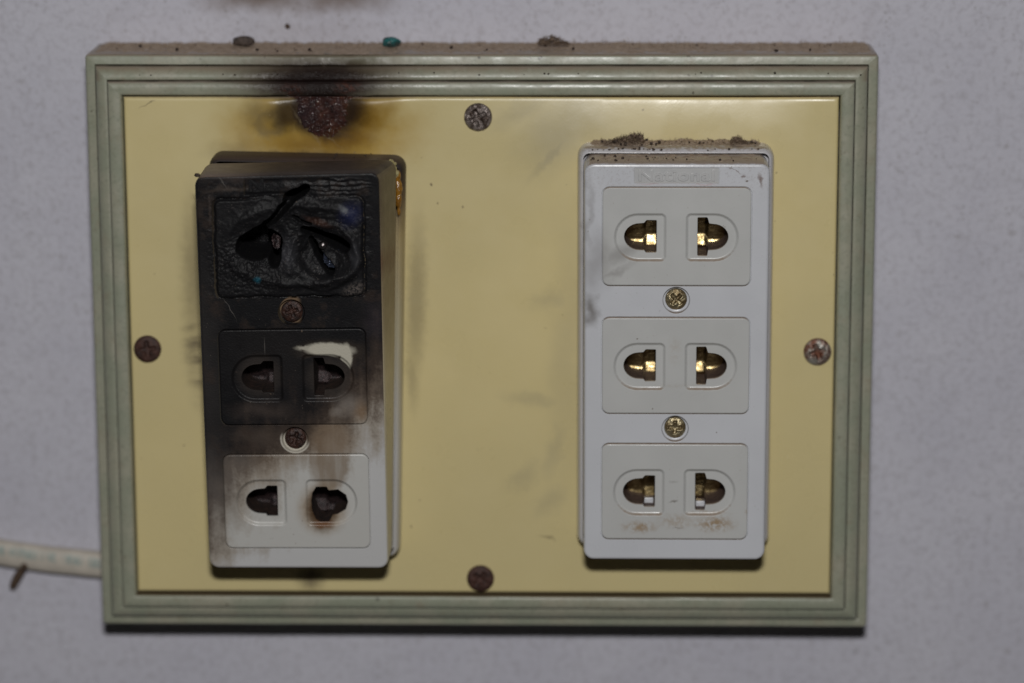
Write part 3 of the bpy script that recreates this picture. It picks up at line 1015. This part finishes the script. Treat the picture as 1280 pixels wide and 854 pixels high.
def base_mesh(mat, parent, tr, melt=None):
    bm_ = MB()
    hw, hh, r = 120.2, 253.8, 15
    L = []
    for d, h in ((0, 123), (0, 147), (0.25, 151), (1.0, 156), (2.2, 160), (3.8, 163), (5.4, 164.7), (6.6, 165), (6.9, 164.4), (7.1, 146), (30, 145)):
        L.append(inset(-hw, -hh, hw, hh, r, d, h, 8))
    bm_.stack(L, cap_last=True)
    return bm_.build('base', mat, parent, 45, tr)


# ---- clean outlet on the right
out_r = thing('power_outlet', (CXR, CYR, 124), 'clean white triple outlet with dusty top edges and brass inside its slots', 'power outlet', 'triple power outlets on the cream plate')
trR = lambda v: np.asarray(v, float) + np.array([CXR, CYR, HC])
base_mesh(M['base'], out_r, lambda v: np.asarray(v) + np.array([240.2, CYR + 2.2, 0]))
hr = [((p[0] - GAP, p[1] - GAP, p[2] + GAP, p[3] + GAP), 10, -2.6, False) for p in PAN]
hr.append((NPL, 0.8, -1.3, False))
make_cover(hr, trR, None, M['cover'], out_r)
npm = MB(); npm.add(rrect(*NPL, 0.8, -1.3), [list(range(28))])
np_o = npm.build('nameplate', M['name'], out_r, 40, trR)
letters(NPL, trR, M['letter'], np_o, -0.75)
for i, rc in enumerate(PAN):
    p, sls = make_panel('outlet_panel', rc, [M['panel'], M['inner']], out_r, trR)
    make_contacts(sls, p, M['brass'], trR, 50 + i * 9, tilt=(0.27, 0.22, 0.05)[i], depth=(-56, -57, -58)[i])
    if i == 2:
        for s_ in sls:
            bl_ = [q for q in s_]
            left = s_ is sls[0]
            xs = sorted(q[0] for q in s_)
            xb = (xs[-1] - 12.5, xs[-1] - 1.5) if left else (xs[0] + 1.5, xs[0] + 12.5)
            yb = min(q[1] for q in s_)
            tb = MB()
            tb.stack([rrect(xb[0], yb - 2, xb[1], yb + 6.5, 1, h) for h in (-30, -20)] + [rrect(xb[0] + 0.8, yb - 2, xb[1] - 0.8, yb + 5.7, 0.8, -19.3)], cap_last=True)
            tb.build('inner_tab', M['cover'], p, 40, trR)
for i, (sx, sy) in enumerate(SCR):
    screw_head('cover_screw', CXR + sx, CYR + sy + 0.6, HC - 6.5, 13.2, 4.6, M['bscrew'], out_r, 0.75 + i * 0.8, seed=70 + i, rough=0.5, deep=4.5)

# ---- burnt outlet on the left
out_l = thing('power_outlet', (-218, -3, 124), 'burnt triple outlet with melted black top sockets and a white bottom edge', 'power outlet', 'triple power outlets on the cream plate')
corn = []
for (px, py, h) in ((243, 221, 296), (475, 215.5, 298), (485.5, 710.5, 231), (262, 710, 231)):
    a = U(px, py, h); corn.append((a[0], a[1], h))
corn = np.array(corn)                   # tl, tr, br, bl


def trL(v):
    """cover coordinates -> place: the cover came loose and leans out at its top, drooping on the left"""
    v = np.asarray(v, float)
    a = (v[:, 0] + HW) / (2 * HW); b = (v[:, 1] + HH) / (2 * HH)
    top = corn[0] * (1 - a)[:, None] + corn[1] * a[:, None]
    bot = corn[3] * (1 - a)[:, None] + corn[2] * a[:, None]
    p = top * b[:, None] + bot * (1 - b)[:, None]
    deep = np.clip(-v[:, 2] / 62, 0, 1)
    lift = p[:, 2] - HC
    p[:, 2] += v[:, 2] - lift * deep * 0.22
    p[:, 0] += deep * 13.0 * b * sstep(0.5, 1.0, a)
    # droop of the upper left edge
    p[:, 1] += -2.5 * np.sin(np.clip(a, 0, 1) * math.pi) * sstep(0.9, 1.0, b) * -1.2
    return p


rotb = math.radians(-1.25)


def trLb(v):
    v = np.asarray(v, float)
    c, s_ = math.cos(rotb), math.sin(rotb)
    x, y = v[:, 0] * c - v[:, 1] * s_, v[:, 0] * s_ + v[:, 1] * c
    k = sstep(60, 250, v[:, 1]) * (v[:, 2] > 130)
    h = v[:, 2] + k * 4 * fbm(v[:, 0] / 40, v[:, 1] / 40, 61)
    y = y + k * 5 * fbm(v[:, 0] / 50, v[:, 1] / 90, 63)
    x = x + 3.5 * fbm(v[:, 1] / 60, v[:, 0] * 0 + 3, 66) * (v[:, 0] > 60) * sstep(-230, -60, v[:, 1])
    return np.stack([x - 218, y - 5.5, h], 1)


base_mesh(M['b_base'], out_l, trLb)


def homog(src, dst):
    A = []
    for (x, y), (u, v) in zip(src, dst):
        A.append([x, y, 1, 0, 0, 0, -u * x, -u * y, -u]); A.append([0, 0, 0, x, y, 1, -v * x, -v * y, -v])
    h = np.linalg.svd(np.array(A))[2][-1]
    return h.reshape(3, 3)


HM = homog([(243, 221), (475, 215.5), (485.5, 710.5), (262, 710)], [(-HW, HH), (HW, HH), (HW, -HH), (-HW, -HH)])


def LL(px, py):
    w = HM @ np.array([px, py, 1.0])
    return w[0] / w[2], w[1] / w[2]


PATCH = (-103.5, PAN[0][1] - GAP - 0.2, 103.5, 242.0)


def seg(X, Y, pts, w0, w1):
    """signed distance to a tapering polyline given in photo points"""
    best = np.full(X.shape, 1e9)
    pl = [LL(*p) for p in pts]
    n = len(pl) - 1
    for i in range(n):
        ax_, ay_ = pl[i]; bx_, by_ = pl[i + 1]
        dx, dy = bx_ - ax_, by_ - ay_
        t = np.clip(((X - ax_) * dx + (Y - ay_) * dy) / (dx * dx + dy * dy), 0, 1)
        d = np.hypot(X - ax_ - t * dx, Y - ay_ - t * dy)
        best = np.minimum(best, d - (w0 + (w1 - w0) * (i + t) / n))
    return best


def ell(X, Y, c, rx, ry, rot=0):
    cx, cy = LL(*c)
    a = math.radians(rot)
    x, y = (X - cx) * math.cos(a) + (Y - cy) * math.sin(a), -(X - cx) * math.sin(a) + (Y - cy) * math.cos(a)
    return np.hypot(x / rx, y / ry)


def melt_height(X, Y):
    x0, y0, x1, y1 = PAN[0]
    nx = 5 * fbm(X / 14, Y / 14, 81); ny = 5 * fbm(X / 14, Y / 14, 83)
    Xw, Yw = X + nx, Y + ny
    Xp = X + 0.8 * nx * sstep(20, 90, Y); Yp = Y + 1.2 * ny * sstep(60, 110, Y) * sstep(90, 60, abs(X))
    qx = np.maximum(abs(Xp - (x0 + x1) / 2) - (x1 - x0) / 2 + 9, 0); qy = np.maximum(abs(Yp - (y0 + y1) / 2) - (y1 - y0) / 2 + 9, 0)
    sd = np.hypot(qx, qy) + np.minimum(np.maximum(abs(X - (x0 + x1) / 2) - (x1 - x0) / 2, abs(Y - (y0 + y1) / 2) - (y1 - y0) / 2), 0) * 0 - 9
    melt = sstep(1.15, 0.45, ell(Xw, Yw, (372, 295), 92, 62))
    topm = sstep(1.2, 0.5, ell(Xw, Yw, (385, 246), 62, 18))
    h = 1.4 * sstep(1.5, -0.5, sd)
    h = h - 3.2 * np.exp(-(sd / 1.7) ** 2) * (1 - 0.9 * topm) * (0.55 + 0.9 * vnoise(X / 16, Y / 16, 77))
    # bowl where the plastic sank, and a lip round it
    h = h - 9 * sstep(1.1, 0.2, ell(Xw, Yw, (372, 306), 84, 42))
    h = h + 3.0 * np.exp(-((ell(Xw, Yw, (372, 306), 84, 44) - 1.08) / 0.10) ** 2) * sstep(90, 60, abs(X))
    # sagging folds round the right hand crater
    cx, cy = LL(404, 318)
    r = np.hypot(Xw - cx, (Yw - cy) * 1.12); an = np.arctan2(Yw - cy, Xw - cx)
    fold = np.sin(r / 2.1 + 2.2 * fbm(X / 20, Y / 20, 91) * 3 + an * 0.8)
    msk = sstep(18, 26, r) * sstep(56, 42, r)
    h = h + msk * (0.8 * fold) + 7.0 * np.exp(-((r - 40) / 7) ** 2) * (0.55 + 0.45 * np.cos(an - 0.1)) - 5 * sstep(34, 20, r)
    # drooping tongue between the two craters
    h = h + 8.5 * np.exp(-(ell(Xw, Yw, (360, 322), 13, 34, -10)) ** 2)
    # wrinkles up by the nameplate
    wr = sstep(1.0, 0.3, ell(Xw, Yw, (418, 232), 55, 13))
    h = h + wr * 0.6 * np.sin(Yw * 1.25 + 3 * fbm(X / 16, Y / 16, 95) * 4)
    # nameplate recess, left part survived
    nx0, ny0, nx1, ny1 = NPL
    dn = np.maximum(abs(X - (nx0 + nx1) / 2) - (nx1 - nx0) / 2, abs(Y - (ny0 + ny1) / 2) - (ny1 - ny0) / 2)
    h = h - 1.6 * sstep(0.7, -0.3, dn) * (1 - topm * 0.8) - 1.4 * np.exp(-(dn / 0.9) ** 2) * sstep(30, -10, X)
    # crust
    h = h + melt * (8.0 * fbm(X / 13, Y / 13, 101, 4) + 1.2 * fbm(X / 3.2, Y / 3.2, 105, 3))
    lft = sstep(1.1, 0.4, ell(X, Y, (315, 330), 60, 46))
    h = h + lft * (np.clip(0.7 - worley(X / 4.5, Y / 4.5, 6), 0, 1) * 1.9 + 1.8 * fbm(X / 2.5, Y / 2.5, 107, 2))
    h = h + 0.9 * fbm(X / 5, Y / 5, 109, 3)
    # holes, slits, cracks
    e = ell(Xw, Yw, (323, 306), 27, 18, 8)
    h = h - 95 * sstep(1.06, 0.84, e)
    e = ell(Xw, Yw, (342, 318), 8, 16)
    h = h - 90 * sstep(1.1, 0.8, e)
    d = seg(Xw, Yw, [(378, 288), (400, 295), (427, 308)], 4.0, 9.0)
    h = h - 80 * sstep(1.0, -2.6, d)
    d = seg(Xw, Yw, [(386, 300), (396, 318), (411, 338)], 2.5, 5.5)
    h = h - 80 * sstep(1.0, -2.6, d)
    d = seg(Xw, Yw, [(316, 292), (340, 276), (352, 262), (368, 246)], 3.0, 5.0)
    h = h - 30 * sstep(1.5, -3.5, d)
    d = seg(Xw, Yw, [(360, 248), (374, 243), (381, 238)], 6.5, 4.0)
    h = h - 60 * sstep(1.5, -3.5, d)
    d = seg(Xw, Yw, [(366, 270), (376, 276), (386, 281)], 2.0, 2.2)
    h = h - 10 * sstep(1.0, -2, d)
    bd = np.minimum.reduce([X - PATCH[0], PATCH[2] - X, Y - PATCH[1], PATCH[3] - Y])
    fade = sstep(0.0, 6.0, np.where(Y - PATCH[1] < 4, 6, bd))
    h = h * fade
    return h, sd


st = 0.72
gx = np.linspace(PATCH[0], PATCH[2], int((PATCH[2] - PATCH[0]) / st) + 1)
gy = np.linspace(PATCH[1], PATCH[3], int((PATCH[3] - PATCH[1]) / st) + 1)
GX, GY = np.meshgrid(gx, gy)
GH, SD = melt_height(GX, GY)
GP = np.stack([GX, GY, GH], -1)
inside = (SD[:-1, :-1] + SD[1:, 1:] + SD[:-1, 1:] + SD[1:, :-1]) < 0
hl = [((p[0] - GAP, p[1] - GAP, p[2] + GAP, p[3] + GAP), 10, -2.6, False) for p in PAN[1:]]


def patch_hole(cm):
    cm.grid(GP, keep=~inside)


cov = MB()
hl.append((PATCH, 0.3, -0.01, False))


def make_cover_left():
    cm = MB()
    r, fr = 12, 3.4
    loops = []
    for d, h in ((-0.9, -72), (-0.2, -fr - 0.4), (0.0, -fr)):
        loops.append(inset(-HW, -HH, HW, HH, r, d, h))
    for k in range(1, 6):
        a = math.radians(90 * k / 5)
        loops.append(inset(-HW, -HH, HW, HH, r, fr * (1 - math.cos(a)), fr * (math.sin(a) - 1)))
    # finer skirt so the warp reads
    sk = [loops[0]]
    for t in (0.2, 0.4, 0.6, 0.8):
        sk.append([tuple(np.array(a) * (1 - t) + np.array(b) * t) for a, b in zip(loops[0], loops[1])])
    cm.stack(sk + loops[1:])
    holes = []
    for rc, rad, dep, cap in hl[:2]:
        q = [inset(*rc, rad, d, h) for d, h in ((-0.5, 0), (-0.15, -0.2), (0, -0.6), (0, dep), (2.5, dep))]
        holes.append(q[0]); cm.stack(q)
    holes.append([(PATCH[0], PATCH[1], 0), (PATCH[2], PATCH[1], 0), (PATCH[2], PATCH[3], 0), (PATCH[0], PATCH[3], 0)])
    for i, (sx, sy) in enumerate(SCR):
        sy2 = sy if i else sy - 0.7
        q = [circ(sx, sy2, k, h) for k, h in ((16.6, 0), (16.2, -0.25), (15.9, -0.9), (15.4, -6.5), (14.8, -7.2), (9, -7.5))]
        holes.append(q[0]); cm.stack(q)
    cm.flat(loops[-1], holes)
    cm.grid(GP, keep=~inside)
    return cm.build('cover', M['b_cover'], out_l, 45, trL)


make_cover_left()
pm = MB(); pm.grid(GP, keep=inside)
p1 = pm.build('outlet_panel', M['b_p1'], out_l, 180, trL)
p1['label'] = 'melted black top outlet panel with gaping holes'
letters(NPL, trL, M['b_p1'], p1, -0.7, keep_to=-15)
# what is left of the contacts in the melted panel
cx, cy = LL(413, 325)
gx = np.linspace(-11, 13, 40); gy = np.linspace(-12, 12, 40)
X, Y = np.meshgrid(gx, gy)
h = -13 + 0.25 * X - 0.3 * Y + 1.3 * np.sin(Y * 1.7 + 0.15 * X) + 2 * fbm(X / 5, Y / 5, 7)
keep = (np.hypot(X / 12, (Y) / 11) < 1)[:-1, :-1]
c = MB(); c.grid(np.stack([X + cx, Y + cy, h], -1), keep=keep)
c.build('contact', M['bluemetal'], p1, 60, trL)
cx, cy = LL(342, 305)
X, Y = np.meshgrid(np.linspace(-9, 9, 30), np.linspace(-12, 12, 30))
h = -20 - 0.3 * Y + 0.25 * X + 4 * fbm(X / 4, Y / 4, 17)
c = MB(); c.grid(np.stack([X + cx, Y + cy, h], -1), keep=(np.hypot(X / 6, Y / 9) + 0.8 * fbm(X / 5, Y / 5, 19) < 1)[:-1, :-1])
c.build('contact', M['rustdark'], p1, 60, trL)


def ball(cx, cy, ch, r, n=14, squash=(1, 1, 1), seed=None, amp=0.0):
    vs, fs = [], []
    for i in range(n + 1):
        th = math.pi * i / n
        for j in range(2 * n):
            ph = math.pi * j / n
            vs.append((math.sin(th) * math.cos(ph), math.sin(th) * math.sin(ph), math.cos(th)))
    for i in range(n):
        for j in range(2 * n):
            k = (j + 1) % (2 * n)
            fs.append([i * 2 * n + j, (i + 1) * 2 * n + j, (i + 1) * 2 * n + k, i * 2 * n + k])
    v = np.array(vs)
    if seed is not None:
        v = v * (1 + amp * 2 * fbm(v[:, 0] * 1.7 + v[:, 2] * 1.3 + 9, v[:, 1] * 1.7 - v[:, 2] * 0.9 + 4, seed, 3))[:, None]
    v = v * np.array(squash) * r + np.array([cx, cy, ch])
    return v, fs


cx, cy = LL(402, 308)
v, f = ball(cx, cy, -9, 5.2, seed=3, amp=0.12)
o = link_mesh('molten_bead', trL(v), f, M['bead'], p1, 180)

burnt_R = [((270 + x / 4.617), (530 + y / 4.617)) for x, y in ((575, 365), (553, 400), (547, 445), (551, 500), (573, 552), (611, 578), (649, 565), (668, 527), (700, 522), (745, 495), (758, 450), (745, 410), (700, 380), (647, 385), (635, 365))]
burnt_R = [LL(*p) for p in burnt_R]
p2, s2 = make_panel('outlet_panel', PAN[1], [M['b_p2'], M['sootin']], out_l, trL)
p2['label'] = 'smoked brown middle outlet panel with one clean corner patch'
make_contacts(s2, p2, M['rustdark'], trL, 120)
p3, s3 = make_panel('outlet_panel', PAN[2], [M['b_p3'], M['sootin']], out_l, trL, slots={'R': burnt_R})
p3['label'] = 'stained white bottom outlet panel with a burnt slot'
make_contacts(s3, p3, M['rustdark'], trL, 140)
for i, (sx, sy) in enumerate(SCR):
    sy2 = sy if i else sy - 0.7
    q = trL(np.array([[sx, sy2 + 0.4, -6.5]]))[0]
    screw_head('cover_screw', q[0], q[1], q[2], 13.0, 4.0, M['burntscrew'], out_l, 0.3 + i, seed=170 + i, rough=0.9, deep=3.5)

# melted drip and bubbles at the upper right corner of the burnt base
dr = MB()
for (px, py, r, sq) in ((497, 236, 6.8, (0.8, 1.8, 0.7)), (498, 250, 5.6, (0.7, 1.9, 0.7)), (496, 222, 6.2, (0.8, 1.4, 0.7)), (498.5, 264, 3.6, (0.6, 1.7, 0.7))):
    a = U(px, py, 172)
    v, f = ball(a[0], a[1], 169, r, 10, sq, seed=int(px + py), amp=0.25); dr.add(v, f)
dr.build('melted_drip', M['amber'], out_l, 180)
dr = MB()
for k in range(26):
    t = k / 25
    px, py = 489 + 8 * t + random.uniform(-3.2, 3.2), 203 + 24 * t + random.uniform(-3, 3)
    a = U(px, py, 170)
    v, f = ball(a[0], a[1], 167 + random.uniform(0, 4), random.uniform(1.6, 4.2), 7, (1, 1.1, 0.8), seed=k, amp=0.25); dr.add(v, f)
dr.build('melted_bubbles', M['bubble'], out_l, 180)

# ------------------------------------------------------------------ cable and nail
cab = MB()
ctr = []
for px in (-420, -300, -200, -120, -60, 0, 30, 60, 95, 126, 150):
    yy = 690.3 + 0.158 * px - 0.00018 * px * px if px < 60 else 690.3 + 0.158 * 60 - 0.65 + (px - 60) * 0.098
    ctr.append((px, yy))
loops = []
for (px, py) in ctr:
    x, y = U(px, py, 13)
    lp = []
    for k in range(28):
        a = 2 * math.pi * k / 28
        cy_, ch_ = math.cos(a), math.sin(a)
        yy = math.copysign(abs(cy_) ** 0.75, cy_) * 17.6
        hh_ = math.copysign(abs(ch_) ** 0.75, ch_) * 11.5
        lp.append((x, y + yy, 12.6 + hh_))
    loops.append(lp)
cab.stack(loops, cap_last=True, cap_first=True)
o = cab.build('power_cable', M['cable'], None, 60)
tag(o, 'flat cream cable with faint teal print running into the left of the box', 'cable')

nl = MB()
a = np.array([*U(29, 709, 16), 16.0]); b = np.array([*U(14, 736, 11), 9.0])
ax3 = (b - a) / np.linalg.norm(b - a)
sx = np.cross(ax3, [0, 0, 1]); sx /= np.linalg.norm(sx); sy = np.cross(ax3, sx)
lp = []
for t, r in ((-0.30, 7.0), (-0.22, 8.6), (-0.08, 8.6), (0.0, 6.0), (0.2, 5.8), (0.55, 6.0), (0.85, 5.2), (1.0, 3.2), (1.04, 1.0)):
    c_ = a + (b - a) * t
    lp.append([tuple(c_ + r * (math.cos(k * math.pi / 8) * sx + math.sin(k * math.pi / 8) * sy * 0.8)) for k in range(16)])
nl.stack(lp, cap_last=True, cap_first=True)
o = nl.build('cable_nail', M['nail'], None, 50, lambda v: v + np.stack([fbm(v[:, 1] / 6, v[:, 2] / 6, 5), fbm(v[:, 0] / 6, v[:, 2] / 6, 8), 0 * v[:, 0]], 1) * 2.5)
tag(o, 'short rusty brown nail sticking out below the cream cable', 'nail')

# ------------------------------------------------------------------ dust, lint and debris
dm = MB()


def ledge(x0, x1, yb, h0, h1, thick, seed, tr=None, slope=0.0):
    gx = np.arange(x0, x1 + 0.1, 2.0); gh = np.linspace(h0, h1, 40)
    X, Hh = np.meshgrid(gx, gh)
    t = (Hh - h0) / (h1 - h0)
    ex = sstep(x0, x0 + 8, X) * sstep(x1, x1 - 8, X)
    lift = (thick * (1.05 - t) * (0.8 + 0.9 * fbm(X / 40, Hh / 40, seed)) + (2.2 + thick * 0.35 * (1 - t)) * fbm(X / 6, Hh / 6, seed + 4, 4) + 1.2 * fbm(X / 2.4, Hh / 3, seed + 6, 2))
    Yv = yb + np.maximum(lift, -0.6) * ex * sstep(1.0, 0.9, t) - 0.5
    Pg = np.stack([X, Yv, Hh], -1)
    if tr: Pg = tr(Pg.reshape(-1, 3)).reshape(Pg.shape)
    dm.grid(Pg[::-1])


ledge(-484, 486, FY, 1, 104, 2.6, 201)
ledge(CXR - 106, CXR + 108, CYR + 255.9, 124.5, 150, 4.5, 211)
ledge(CXR - 102, CXR + 102, CYR + 247.3, 166, 227, 1.2, 221)
def tube(mbd, pts, r, n=3):
    pts = [np.array(p, float) for p in pts]
    lp = []
    for i, p in enumerate(pts):
        d = pts[min(i + 1, len(pts) - 1)] - pts[max(i - 1, 0)]
        d /= np.linalg.norm(d) + 1e-9
        u_ = np.cross(d, [0.3, 0.2, 1.0]); u_ /= np.linalg.norm(u_) + 1e-9
        w_ = np.cross(d, u_)
        lp.append([tuple(p + r * (math.cos(2 * math.pi * k / n) * u_ + math.sin(2 * math.pi * k / n) * w_)) for k in range(n)])
    mbd.stack(lp)


def fuzz(n, x0, x1, yb, h0, h1, ln, seed):
    rnd = random.Random(seed)
    for k in range(n):
        p = np.array([rnd.uniform(x0, x1), yb - 1, rnd.uniform(h0, h1)])
        d = np.array([rnd.gauss(0, 0.8), 1.0, rnd.gauss(0, 0.4)])
        pts = [p]
        L_ = ln * (0.3 + rnd.random() ** 2)
        for _ in range(4):
            d = d + np.array([rnd.gauss(0, 0.6), rnd.gauss(0, 0.5), rnd.gauss(0, 0.5)])
            d /= np.linalg.norm(d)
            p = p + d * L_ / 4
            pts.append(p)
        tube(dm, pts, rnd.uniform(0.15, 0.35))


fuzz(1300, -475, 478, FY + 2, 4, 60, 7, 71)
fuzz(420, CXR - 100, CXR + 102, CYR + 258, 126, 148, 7, 72)
o = dm.build('dust_layer', M['dust'], None, 180)
tag(o, 'grey brown dust lying on the upper ledges of the box and the clean outlet', 'dust', kind='stuff')


def clump(name, px, py, h, sx_, sy_, sh_, nf, label, seed, core=0.8, peak=0.0):
    x, y = U(px, py, h)
    rnd = random.Random(seed)
    m_ = MB()
    for k in range(34):
        u_ = rnd.uniform(-1, 1)
        top = (1 - abs(u_ - peak) / (1 + abs(peak))) ** 0.8
        r_ = rnd.uniform(0.07, 0.22) * core * sy_ * (0.5 + top)
        v, f = ball(0, 0, 0, 1, 9, seed=seed + k, amp=1.1)
        m_.add(v * np.array([r_ * 1.5, r_, r_ * 1.2]) + np.array([x + u_ * sx_ * 0.95, y - sy_ * 0.9 + rnd.random() * top * sy_ * 1.5, h + rnd.gauss(0, 0.35) * sh_]), f)
    for k in range(nf):
        u_ = rnd.uniform(-1, 1)
        top = (1 - abs(u_ - peak) / (1 + abs(peak))) ** 0.8
        p = np.array([x + u_ * sx_, y - sy_ * 0.8 + rnd.random() * top * sy_ * 1.6, h + rnd.gauss(0, 0.4) * sh_])
        d = np.array([rnd.gauss(0, 1), rnd.gauss(0, 0.8), rnd.gauss(0, 1)])
        pts = [p]
        for _ in range(7):
            d = d + np.array([rnd.gauss(0, 0.7), rnd.gauss(0, 0.7), rnd.gauss(0, 0.7)])
            d /= np.linalg.norm(d)
            p = p + d * sy_ * 0.085
            pts.append(p)
        tube(m_, pts, rnd.uniform(0.12, 0.26))
    o = m_.build(name, M['lint'], None, 180)
    return tag(o, label, 'dust clump', 'dust clumps on the ledges')


clump('dust_clump', 692, 49.5, 60, 19, 7, 12, 700, 'fluffy brown dust clump on the top ledge of the green box', 301, 1.0, -0.2)
clump('dust_clump', 780, 173, 140, 24, 8.5, 9, 900, 'wide fuzzy dust clump on top of the clean outlet near its left corner', 302, 0.9, 0.6)
clump('dust_clump', 925, 175.5, 140, 12, 7.5, 6, 320, 'small wispy dust tuft on top of the clean outlet near its right corner', 303, 0.6, -0.3)

gm = MB()


def grain(x, y, h, r, sd):
    v, f = ball(x, y, h, r, 4, (1, random.uniform(0.6, 1.1), 0.8), seed=sd, amp=0.5)
    gm.add(v, f)


for k in range(70):                       # on the base's rounded top edge and above the cover of the clean outlet
    x = CXR + random.uniform(-104, 104) if k > 36 else CXR + random.uniform(-104, -10) * (0.4 + 0.6 * random.random())
    if random.random() < 0.55: grain(x, CYR + 252.2 + random.uniform(0, 2.5), 162.5 + random.uniform(-2, 1.0), 0.5 + 1.6 * random.random() ** 2, k)
    else: grain(x, CYR + 248.6, random.uniform(178, 222), 0.5 + 1.6 * random.random() ** 2, k)
for k in range(26):
    grain(CXR + random.uniform(-100, 105), CYR + 258 + random.uniform(0, 3), random.uniform(130, 155), random.uniform(0.8, 2.2), 100 + k)
for k in range(46):
    grain(random.uniform(-475, 475), FY + 2.5 + random.uniform(0, 2), random.uniform(20, 98), 0.7 + 2.2 * random.random() ** 3, 200 + k)
for k in range(46):                       # on the steps of the moulding
    x = random.uniform(-455, 470)
    if k % 2: grain(x, FY - 14.2, 106 + random.uniform(0, 2), random.uniform(0.6, 1.5), 300 + k)
    else: grain(x, FY - 20 - random.uniform(0, 4), 122, random.uniform(0.6, 1.5), 300 + k)
for k in range(40):                       # along the top of the burnt base
    a = U(random.uniform(282, 480), 194.5, 140)
    grain(a[0], a[1] + random.uniform(-1.5, 1), random.uniform(126, 160), random.uniform(0.6, 2.0), 400 + k)
o = gm.build('grit', M['grit'], None, 180)
tag(o, 'dark grit scattered over the dusty ledges and mouldings', 'grit', kind='stuff')

x, y = U(305, 51.5, 40)
v, f = ball(x, y, 40, 14, 16, (1.0, 0.46, 0.8), seed=12, amp=0.22)
o = link_mesh('debris_lump', v, f, M['brown'], None, 60)
tag(o, 'dark brown lump lying on the dusty top ledge near the left corner', 'debris')
x, y = U(489, 52.5, 55)
v, f = ball(x, y, 55, 11, 14, (1.0, 0.62, 0.8), seed=18, amp=0.3)
o = link_mesh('debris_lump', v, f, M['teal'], None, 60)
tag(o, 'turquoise lump on the dusty top ledge above the scorched spot', 'debris')
x, y = U(359.5, 33, 2)
v, f = ball(x, y, 2, 3.4, 8, (1, 1, 0.7), seed=22, amp=0.4)
o = link_mesh('dirt_speck', v, f, M['nail'], None, 180)
tag(o, 'tiny dark speck stuck on the wall just above the box', 'dirt speck')
a = U(246.5, 219, 290)
v, f = ball(a[0], a[1], 290, 2.6, 8, (1.3, 0.9, 1), seed=25, amp=0.4)
o = link_mesh('dirt_speck', v, f, M['grit'], None, 180)
tag(o, 'black crumb at the upper left corner of the burnt outlet', 'dirt speck')
